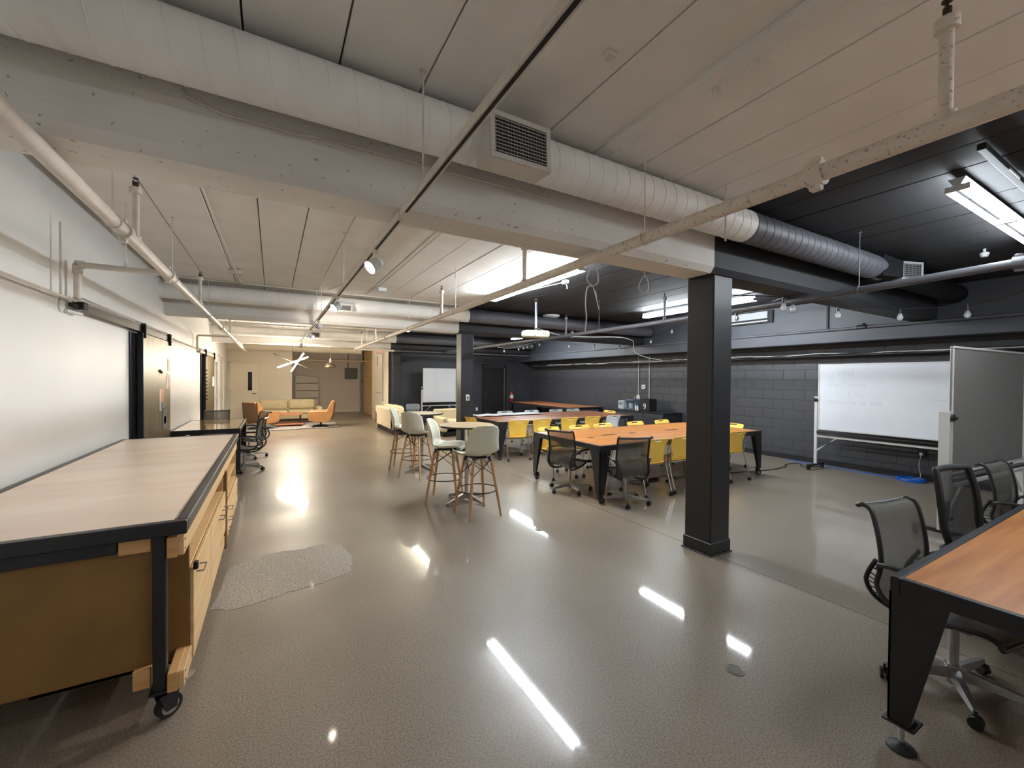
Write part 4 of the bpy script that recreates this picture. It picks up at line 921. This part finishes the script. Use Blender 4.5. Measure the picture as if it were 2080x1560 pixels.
# ================================================================== WHITEBOARDS
def rolling_board(name, label, loc, rz, W, zb, zt, surf, post_h, post_w=.05, post_d=.035, m_frame=M_wbf, foot=.55, writing=None, brace=True, tray=True):
    """board in the local XZ plane, faces -Y"""
    t = thing(name, label, 'whiteboard', loc, rz)
    MB().box(0, -.008, zb, W, .008, zt).build('board', surf, t, smooth=False)
    e = .022
    MB().bbox(0, -.014, zt-e, W, .014, zt, .003).bbox(0, -.014, zb, W, .014, zb+e, .003).bbox(0, -.014, zb+e, e, .014, zt-e, .003).bbox(W-e, -.014, zb+e, W, .014, zt-e, .003).build('frame', m_frame, t, smooth=False)
    if tray: MB().bbox(0, -.06, zb-.055, W, .01, zb-.03, .004).build('tray', M_steelblk, t, smooth=False)
    MB().bbox(-.02, -.012, zb-.135, W+.02, .018, zb-.10, .004).build('crossbar', M_wbf, t, smooth=False)
    for x, s_ in ((-.03, 1), (W+.03, -1)):
        p = MB().bbox(x-post_w/2, -.015, .09, x+post_w/2, -.015+post_d, post_h, .004).build('post', M_wbf, t, smooth=False)
        MB().lathe([(.012, 0), (.012, .02), (.035, .025), (.035, .045), (.02, .05)], (x, -.015-.05, post_h-.06), 14, 'y').build('knob', M_rubber, p)
        MB().bbox(x-.025, -foot/2, .06, x+.025, foot/2, .10, .006).build('foot', M_steelblk, t, smooth=False)
        for y in (-foot/2+.03, foot/2-.03):
            k = MB(); caster(k, x, y, .028, .014, 0); k.build('caster', M_rubber, t)
        if brace: MB().slab([(x+s_*.02, -.01, zb-.36), (x+s_*.02, .01, zb-.36), (x+s_*.02, .01, zb-.40), (x+s_*.02, -.01, zb-.40)], [(x+s_*.34, -.01, zb-.13), (x+s_*.34, .01, zb-.13), (x+s_*.30, .01, zb-.135), (x+s_*.30, -.01, zb-.135)]).build('brace', M_wbf, t, smooth=False)
    return t
m_ink = mat('faint_marker_ink', srgb(196, 199, 204), .5); m_inkr = mat('faint_red_marker', srgb(218, 200, 200), .5)
wb = rolling_board('rolling_whiteboard', 'large rolling whiteboard with faint writing by the right wall', (8.62, 3.83, 0), R(-90), 2.42, .72, 1.905, M_wbs, 1.32)
for s_, x, z, sz in (('Wel', .28, 1.70, .15), ('The Coven', .12, 1.50, .13), ('I  Th', .45, 1.33, .11), ('Welcome to  this', .14, 1.20, .11)):
    text('handwriting', s_, sz, m_ink, wb, (x, -.0086, z), (R(90), 0, 0), .0003)
for s_, x, z, sz, mm in (('~~~~~ ~~~~~', 1.30, 1.66, .12, m_inkr), ('~~~~  ~~~~~', 1.5, 1.30, .10, m_ink)):
    text('erased_mark', s_, sz, mm, wb, (x, -.0086, z), (R(90), 0, 0), .0003)['kind'] = 'stuff'
rolling_board('rolling_pinboard', 'tall rolling grey fabric board at the right edge', (5.95, 1.46, 0), R(-4), 1.98, .66, 1.965, M_felt, 1.30, post_w=.06, post_d=.085)
# white edge strip facing the camera on the pinboard and its wide post
rolling_board('rolling_whiteboard', 'small rolling whiteboard before the far black wall', (4.50, 14.05, 0), 0, 1.22, .76, 1.95, M_wbs, 1.3)

# ================================================================== WORKBENCH
t = thing('workbench', 'large rolling workbench with plywood cabinets at the left', 'workbench', (0, 0, 0)); bx0, bx1, by0, by1, bh = -1.385, -.345, 2.43, 5.88, .93
MB().bbox(bx0, by0, bh-.062, bx1, by0+.045, bh, .005).bbox(bx0, by1-.045, bh-.062, bx1, by1, bh, .005).bbox(bx0, by0+.045, bh-.062, bx0+.045, by1-.045, bh, .005).bbox(bx1-.045, by0+.045, bh-.062, bx1, by1-.045, bh, .005).build('steel_frame', M_steelblk, t, smooth=False)
MB().bbox(bx1-.052, by0+.05, bh-.001, bx1-.047, by1-.05, bh+.003, .001).build('edge_bead', M_alu, t, smooth=False)
MB().bbox(bx0+.047, by0+.047, bh-.03, bx1-.054, by1-.047, bh-.001, .002).build('top_panel', M_homa, t, smooth=False)
MB().bbox(bx0+.02, by0+.06, .80, -.605, by0+.10, bh-.062, .003).build('end_rail', M_steelblk, t, smooth=False)
for x, y in ((-.455, by0+.045), (bx0+.06, by0+.045), (-.455, by1-.09), (bx0+.06, by1-.09)):
    L_ = MB().bbox(x-.025, y, .135, x+.025, y+.05, bh-.062, .004).bbox(x-.04, y-.012, .125, x+.045, y+.06, .137, .002).build('leg', M_steelblk, t, smooth=False)
    a_ = R(38); d_ = Vector((-math.sin(a_), math.cos(a_), 0)); p = Vector((x+.03, y+.02, .052))
    MB().cyl(p-d_*.016, p+d_*.016, .052, 28).build('wheel', M_rubber, L_)
    MB().cyl(p-d_*.018, p+d_*.018, .036, 24).cyl(p-d_*.019, p+d_*.019, .010, 12).build('hub', M_alu, L_)
    f_ = Vector((math.cos(a_), math.sin(a_), 0))
    g = MB()
    for sg in (-1, 1):
        q = p+d_*sg*.024
        g.slab([q-f_*.05+Vector((0, 0, .07)), q+f_*.03+Vector((0, 0, .07)), q+f_*.03+Vector((0, 0, .07))+d_*sg*.004, q-f_*.05+Vector((0, 0, .07))+d_*sg*.004],
               [q-f_*.022-Vector((0, 0, .012)), q+f_*.022-Vector((0, 0, .012)), q+f_*.022-Vector((0, 0, .012))+d_*sg*.004, q-f_*.022-Vector((0, 0, .012))+d_*sg*.004])
    g.build('fork', M_steelblk, L_, smooth=False)
    b_ = p+f_*.02+Vector((0, 0, .068))
    MB().slab([b_-d_*.02, b_+d_*.02, b_+d_*.02-Vector((0, 0, .008)), b_-d_*.02-Vector((0, 0, .008))], [b_-d_*.018+f_*.10+Vector((0, 0, .022)), b_+d_*.018+f_*.10+Vector((0, 0, .022)), b_+d_*.018+f_*.10+Vector((0, 0, .014)), b_-d_*.018+f_*.10+Vector((0, 0, .014))]).build('brake_pedal', M_alu, L_, smooth=False)
# end panel (hardboard) and studs
MB().bbox(bx0+.03, by0+.103, .235, -.485, by0+.112, .835, .002).build('end_panel', M_mdf, t, smooth=False)
MB().bbox(-.555, by0+.065, .155, -.49, by0+.10, .245, .003).build('stud', M_pine2, t, smooth=False)
MB().bbox(-.60, by0+.06, .79, -.485, by0+.10, .866, .003).build('stud', M_pine2, t, smooth=False)
for z0, z1 in ((.755, .85), (.125, .215)):
    MB().bbox(-.425, by0+.03, z0, -.385, by1-.04, z1, .003).build('rail', M_pine2, t, smooth=False)
    MB().bbox(-.386, by0+.04, z0+.004, -.362, by1-.05, z1-.004, .002).build('rail_face', M_pine, t, smooth=False)
    for z in (z0+.025, z1-.025): MB().cyl((-.363, by0+.07, z), (-.360, by0+.07, z), .006, 8).build('screw', M_steelblk, t)
def carc(y0, y1):
    z0, z1, xb, xf = .14, .765, -.95, -.372
    MB().bbox(xb, y0, z0, xf, y0+.018, z1, .002).build('cabinet_side', M_mdf if y0 < 3 else M_pine, t, smooth=False)
    MB().bbox(xb, y1-.018, z0, xf, y1, z1, .002).build('cabinet_side', M_pine, t, smooth=False)
    MB().bbox(xb, y0, z0, xf, y1, z0+.018, .002).build('cabinet_floor', M_pine, t, smooth=False)
    MB().bbox(xb, y0+.018, z0, xb+.012, y1-.018, z1, .002).build('cabinet_back', M_pine2, t, smooth=False)
def handle(par, y0, y1, z, x=-.352):
    MB().tube([(x, y0, z), (x+.032, y0, z), (x+.032, y1, z), (x, y1, z)], .004, 8).build('handle', M_chrome, par)
carc(2.68, 4.38); carc(4.46, 5.80)
MB().bbox(-.95, 2.70, .598, -.374, 4.362, .613, .002).build('shelf', M_pine, t, smooth=False)
MB().bbox(-.95, 3.995, .16, -.374, 4.01, .597, .002).build('divider', M_pine, t, smooth=False)
d1 = MB().bbox(-.371, 2.685, .145, -.353, 3.38, .606, .003).build('door', M_pine, t, smooth=False); handle(d1, 2.76, 2.87, .56)
MB().bbox(-.355, 2.675, .60, -.335, 2.71, .64, .004).build('hinge', M_dark, d1, smooth=False)
d2 = MB().bbox(-.371, 3.39, .16, -.353, 4.0, .606, .003).build('door', M_pine, t, smooth=False); handle(d2, 3.82, 3.93, .52)
d3 = MB().bbox(-.371, 4.005, .27, -.353, 4.37, .606, .003).build('door', M_pine, t, smooth=False); handle(d3, 4.08, 4.19, .52)
MB().bbox(-.371, 4.385, .10, -.345, 4.45, .775, .003).build('stile', M_mdf, t, smooth=False)
MB().bbox(-.95, 4.478, .585, -.374, 5.782, .60, .002).build('shelf', M_pine, t, smooth=False)
MB().bbox(-.95, 4.478, .435, -.374, 5.782, .45, .002).build('shelf', M_pine, t, smooth=False)
for k, z in enumerate((.145, .243, .341)):
    dr = MB().bbox(-.85, 4.48, z+.01, -.371, 5.78, z+.085, .002).bbox(-.371, 4.465, z, -.353, 5.79, z+.092, .003).build('drawer', M_pine, t, smooth=False)
    handle(dr, 4.58, 4.69, z+.05); handle(dr, 5.58, 5.69, z+.05)

# ================================================================== SLIDING DOORS on the left wall
def sliding(y0, y1, label, zt=2.12, posters=True):
    t = thing('sliding_door', label, 'sliding door', (XL, 0, 0))
    MB().bbox(.03, y0, .05, .075, y1, zt, .003).build('panel', M_brown, t, smooth=False)
    MB().bbox(.026, y0-.02, .05, .085, y0+.01, zt, .003).build('edge_trim', M_steelblk, t, smooth=False)
    MB().bbox(.002, y0-.24, .02, .02, y0-.02, zt-.01, .003).build('jamb', mat('glossy_black_jamb', srgb(18, 18, 28), .2), t, smooth=False)
    for y in (y0+.03, y1-.08):
        MB().bbox(.02, y, zt-.06, .10, y+.035, zt+.10, .004).cyl((.055, y+.018, zt+.085), (.095, y+.018, zt+.085), .035, 16).build('roller', M_dark, t)
    return t
M_brown2 = mat('brushed_raw_steel', srgb(84, 72, 46), .44, .7, 0, 2.5, .1, 30, stretch=(1, 3, .5), col2=srgb(112, 98, 66), detail=8)
MATS['bronze_steel'] = M_brown2; _old = M_brown; M_brown = M_brown2
s1 = sliding(6.58, 8.14, 'raw steel sliding door on the left wall behind the workbench')
s2 = sliding(12.0, 13.75, 'second raw steel sliding door farther along the left wall')
M_brown = _old
t = thing('door_track', 'bronze steel header rail of the nearer sliding door', 'door track', (XL, 4.8, 2.13))
MB().bbox(.01, 0, 0, .065, 3.6, .008, .002).bbox(.058, 0, 0, .066, 3.6, .07, .002).build('rail', _old, t, smooth=False)
MB().lathe([(.001, -.02), (.03, -.018), (.045, .0), (.045, .012)], (.04, 0, .045), 20, 'y').build('end_cap', M_whp, t)
MB().cyl((.045, -.0, .115), (.045, 3.65, .115), .008, 8).build('guide_rod', _old, t)
t = thing('door_track', 'thin header rail of the farther sliding door', 'door track', (XL, 11.3, 2.125))
MB().bbox(.03, 0, 0, .07, 2.6, .05, .003).build('rail', M_pipew, t, smooth=False); MB().cyl((.05, 0, .09), (.05, 2.6, .09), .008, 8).build('guide_rod', _old, t)
t = thing('wall_bracket', 'white bracket with black connector at the end of the door rail', 'bracket', (XL, 4.55, 2.14))
MB().lathe([(.05, 0), (.05, .012), (.03, .02)], (0, .02, 0), 20, 'x').build('flange', M_whp, t)
MB().cyl((.05, .05, .02), (.06, .20, .02), .018, 12).bbox(.03, .14, .0, .10, .24, .06, .006).build('connector', M_dark, t)
MB().cyl((.03, .02, -.03), (.05, .26, -.03), .014, 10).build('arm', M_whp, t)
# posters on the first door
xp = XL+.076
def poster(label, y0, y1, z0, z1, m, extra=()):
    t = thing('poster', label, 'poster', (xp, y0, z0)); MB().box(0, 0, 0, .002, y1-y0, z1-z0).build('sheet', m, t, smooth=False)
    for (a, b, c, d_, mm) in extra: MB().box(.002, a*(y1-y0), b*(z1-z0), .0028, c*(y1-y0), d_*(z1-z0)).build('print', mm, t, smooth=False)
M_paper = mat('white_paper', srgb(222, 218, 210), .7); M_or = mat('orange_print', srgb(222, 140, 96), .6); M_bl = mat('slate_print', srgb(80, 92, 120), .6); M_dk = mat('dark_print', srgb(40, 48, 52), .5)
poster('white and orange flyer on the raw steel door', 7.42, 7.66, 1.12, 1.42, M_paper, ((.35, .4, 1, 1, M_or), (.35, .05, .9, .4, M_bl)))
poster('dark flyer with a pale ring on the raw steel door', 7.58, 7.90, .84, 1.14, M_dk, ((.2, .05, .9, .95, mat('teal_grey_print', srgb(96, 112, 112), .6)), (.35, .25, .75, .6, M_paper), (.48, .35, .62, .5, M_dk)))
poster('white flyer at the far edge of the raw steel door', 7.84, 7.99, 1.42, 1.64, M_paper, ((.1, .4, .5, .8, M_paper),))
poster('pink flyer at the far edge of the raw steel door', 8.0, 8.13, 1.40, 1.62, mat('pink_print', srgb(214, 160, 150), .6), ((0, 0, 1, .3, M_or),))
poster('small pale flyer high on the raw steel door', 7.95, 8.1, 1.68, 1.86, mat('pale_yellow_print', srgb(226, 208, 160), .6))
t = thing('magnet_hook', 'black magnet hook on the raw steel door', 'hook', (xp, 7.42, 1.66)); MB().bbox(0, 0, 0, .02, .06, .03, .004).bbox(.0, .08, -.02, .02, .14, .01, .004).build('magnet', M_dark, t, smooth=False)
# coat-hook row on the second door jamb, small paper
t = thing('magnet_row', 'vertical row of black magnets on the farther steel door', 'magnets', (XL+.076, 12.1, 1.05))
for k in range(9): MB().bbox(0, random.uniform(-.05, .06), k*.085, .02, .08, k*.085+.03, .003).build('magnet', M_dark, t, smooth=False)
tag(MB().box(XL+.076, 13.3, 1.35, XL+.08, 13.6, 1.6).build('paper_sheet', M_paper, smooth=False), 'white paper sheet on the farther steel door', 'paper')

# ================================================================== LOUNGE
rg = thing('rug', 'grey mottled rug under the lounge chairs', 'rug', (0, 0, 0))
MB().prism([(-.85, 14.28), (1.88, 14.38), (1.97, 16.3), (-.72, 16.3)], 0, .012).build('pile', M_rug, rg, smooth=False)
MB().tube([(-.85, 14.28, .008), (.6, 14.33, .008), (.9, 14.34, .03), (1.05, 14.35, .008), (1.88, 14.38, .008), (1.97, 16.3, .008)], .01, 6).build('binding', M_dark, rg)
def cushion(x0, y0, z0, x1, y1, z1, name, m, par, b=.05):
    n = 7; P = []
    mb = MB(); mb.bbox(x0, y0, z0, x1, y1, z1, b); o = mb.build(name, m, par, sharp=180); q = o.modifiers.new('soft', 'BEVEL'); q.width = b*.5; q.segments = 3
    return o
t = thing('sofa', 'olive cream leather sofa against the far wall', 'sofa', (-.42, 16.35, 0))
MB().bbox(.03, .05, .10, 1.97, .92, .26, .02).build('base', M_dark, t, smooth=False)
MB().bbox(.0, .02, .14, 2.0, .95, .30, .02).build('rail', M_sofa, t, smooth=False)
for x in (.0, .88): cushion(.02+x, .0, .29, .89+x, .78, .45, 'seat_cushion', M_sofa, t, .05)
for x in (.0, .90): cushion(.0+x, .66, .42, .90+x, .92, .80, 'back_cushion', M_sofa, t, .07)
cushion(1.78, .0, .2, 2.0, .92, .56, 'arm', M_sofa, t, .05)
for x in (.08, 1.9):
    for y in (.1, .85): MB().cyl((x, y, 0), (x, y, .12), .02, 10).build('leg', M_steelblk, t)
def lounge(label, loc, rz):
    """swivel shell chair, local +X forward"""
    t = thing('swivel_chair', label, 'armchair', loc, rz, 'tan leather swivel chairs')
    for s_ in (-1, 1):
        y0 = s_*.34
        pro = [(.34, .22), (.36, .44), (.32, .52), (-.18, .52), (-.30, .80), (-.37, .84), (-.40, .78), (-.38, .46), (-.26, .16), (.2, .17)]
        n = len(pro); vs = [(x, y0, z) for x, z in pro]+[(x, y0-s_*.09, z) for x, z in pro]
        MB().add(vs, [tuple(range(n)), tuple(range(2*n-1, n-1, -1))]+[(i, n+i, n+(i+1) % n, (i+1) % n) for i in range(n)]).build('arm', M_leather, t, bevel=.02)
    cushion(-.24, -.26, .20, .36, .26, .42, 'seat_cushion', M_leather, t, .05)
    MB().slab([(-.24, -.27, .36), (-.24, .27, .36), (-.34, .27, .30), (-.34, -.27, .30)], [(-.36, -.25, .84), (-.36, .25, .84), (-.43, .25, .80), (-.43, -.25, .80)]).build('backrest', M_leather, t, bevel=.02)
    MB().slab([(-.345, -.30, .24), (-.345, .30, .24), (-.38, .30, .24), (-.38, -.30, .24)], [(-.435, -.28, .82), (-.435, .28, .82), (-.45, .28, .82), (-.45, -.28, .82)]).build('back_shell', M_leathb, t, bevel=.008)
    MB().cyl((0, 0, .05), (0, 0, .22), .028, 14).build('post', M_steelblk, t)
    for k in range(4):
        a = PI/4+k*PI/2; c, s_ = math.cos(a), math.sin(a)
        MB().slab([(s_*.03, -c*.03, .02), (-s_*.03, c*.03, .02), (c*.32-s_*.015, s_*.32+c*.015, .0), (c*.32+s_*.015, s_*.32-c*.015, .0)], [(s_*.02, -c*.02, .08), (-s_*.02, c*.02, .08), (c*.32-s_*.01, s_*.32+c*.01, .02), (c*.32+s_*.01, s_*.32-c*.01, .02)]).build('foot', M_steelblk, t)
    return t
lc = lounge('tan leather swivel chair at the right of the coffee table', (1.36, 14.82, .012), R(172))
dup(lc, (-.28, 14.95, .012), R(38), 'tan leather swivel chair at the left, seen from behind')
t = thing('coffee_table', 'teak coffee table with a lower shelf on the rug', 'coffee table', (.05, 15.25, .012))
MB().bbox(0, 0, .36, .82, .75, .40, .006).build('tabletop', M_teak, t, smooth=False); MB().bbox(0, 0, .04, .82, .75, .085, .006).build('shelf', M_teak, t, smooth=False)
for x in (.06, .76):
    for y in (.05, .7): MB().bbox(x-.015, y-.015, 0, x+.015, y+.015, .36, .003).build('leg', M_brown, t, smooth=False)
# cream sofa right, side-on (faces +X)
t = thing('sofa', 'cream fabric sofa with its back to the aisle', 'sofa', (2.88, 11.68, 0))
MB().bbox(0, 0, .14, .22, 2.2, .72, .03).build('back', M_sofa2, t, bevel=.01)
MB().bbox(.0, .0, .14, .86, .22, .56, .03).build('arm', M_sofa2, t, bevel=.01); MB().bbox(.0, 1.98, .14, .86, 2.2, .56, .03).build('arm', M_sofa2, t, bevel=.01)
cushion(.2, .23, .28, .88, 1.10, .46, 'seat_cushion', M_sofa2, t, .04); cushion(.2, 1.11, .28, .88, 1.97, .46, 'seat_cushion', M_sofa2, t, .04)
cushion(.18, .25, .42, .42, 1.09, .80, 'back_cushion', M_sofa2, t, .07); cushion(.18, 1.12, .42, .42, 1.95, .78, 'back_cushion', M_sofa2, t, .07)
MB().bbox(.06, .08, .0, .8, 2.12, .145, .01).build('base', M_dark, t, smooth=False)
for x in (.08, .78):
    for y in (.1, 2.1): MB().bbox(x-.02, y-.02, 0, x+.02, y+.02, .12, .004).build('leg', M_dark, t, smooth=False)
t = thing('armchair', 'cream fabric armchair half hidden behind the second column', 'armchair', (4.0, 10.75, 0))
MB().bbox(0, 0, .13, .15, .8, .52, .03).build('arm', M_sofa2, t, bevel=.01); MB().bbox(.65, 0, .13, .8, .8, .52, .03).build('arm', M_sofa2, t, bevel=.01)
MB().bbox(0, .65, .13, .8, .8, .72, .03).build('back', M_sofa2, t, bevel=.01); cushion(.15, .02, .2, .65, .66, .44, 'seat_cushion', M_sofa2, t, .04)
MB().bbox(.04, .04, 0, .76, .76, .13, .01).build('base', M_dark, t, smooth=False)
# pendant of crossing light rods
t = thing('rod_pendant', 'starburst pendant of crossed glowing rods over the lounge', 'pendant light', (.52, 14.2, 2.03))
def rod(a, b, lit, r=.017):
    a, b = Vector(a)-Vector((.52, 14.2, 2.03)), Vector(b)-Vector((.52, 14.2, 2.03)); d_ = (b-a).normalized()
    up = Vector((0, .018, .018))
    o = MB().cyl(a+up, b+up, .012, 8).build('rod', _old, t)
    if lit: MB().cyl(a, b, r, 14).build('glow_tube', M_rod, o)
rod((.14, 14.35, 1.89), (.93, 14.05, 2.21), True); rod((.50, 14.5, 1.78), (.80, 13.9, 2.31), True); rod((.03, 14.1, 2.27), (1.09, 14.3, 1.79), False)
MB().cyl((0, 0, .0), (0, 0, CEIL-2.03), .004, 6).cyl((0, 0, CEIL-2.05), (0, 0, CEIL-2.03), .06, 20).build('hanger', M_steelblk, t)
t = thing('dome_pendant', 'ribbed dark metal dome pendant right of the glowing rods', 'pendant light', (1.62, 14.6, 1.92))
pf = [(.185, 0), (.18, .03), (.16, .085), (.12, .135), (.06, .165), (.03, .172)]
MB().add([(r_*math.cos(a)*(1+.012*(k % 2)), r_*math.sin(a)*(1+.012*(k % 2)), z) for r_, z in pf for k, a in enumerate([2*PI*i/48 for i in range(48)])],
         [(j*48+i, j*48+(i+1) % 48, (j+1)*48+(i+1) % 48, (j+1)*48+i) for j in range(5) for i in range(48)]).build('shade', mat('aged_zinc', srgb(118, 104, 84), .3, .85), t, solid=.004)
MB().cyl((0, 0, .165), (0, 0, .26), .03, 14).cyl((0, 0, .26), (0, 0, .30), .015, 10).cyl((0, 0, .3), (0, 0, CEIL-1.92), .004, 6).build('socket', M_alu, t)
# far recess: rack/shutter, electric box, pipes
t = thing('panel_rack', 'grey panelled steel rack behind the sofa', 'rack', (.86, 20.6, 0))
[MB().bbox(a, 0, 0, a+.04, .22, 1.66, .004).build('side', mat('grey_lacquer', srgb(206, 198, 184), .5), t, smooth=False) for a in (0, .90)]
for k in range(5): MB().bbox(.04, .02, .04+k*.325, .90, .06, .04+k*.325+.30, .006).build('panel', MATS['grey_lacquer'], t, smooth=False)
t = thing('electric_box', 'grey green electrical box on the recessed wall', 'electrical box', (2.93, 20.765, 1.54))
MB().bbox(0, 0, 0, .54, .12, .50, .02).build('body', M_elec, t, smooth=False); MB().bbox(.03, -.012, .03, .51, 0, .47, .006).build('door', M_elec, t, smooth=False)
MB().cyl((.14, .06, .5), (.14, .06, CEIL-1.54), .012, 8).build('conduit', M_elec, t)
conduit('beige pipe crossing before the recessed far wall', [(.66, 19.2, 2.32), (3.64, 19.2, 2.32)], .035, mat('beige_pipe', srgb(196, 176, 146), .5))
t = thing('duct_run', 'grey round duct across the far lounge ceiling', 'duct', (XL, 18.1, 2.72)); MB().cyl((0, 0, 0), (4.6, 0, 0), .15, 28).build('pipe', M_cream, t)
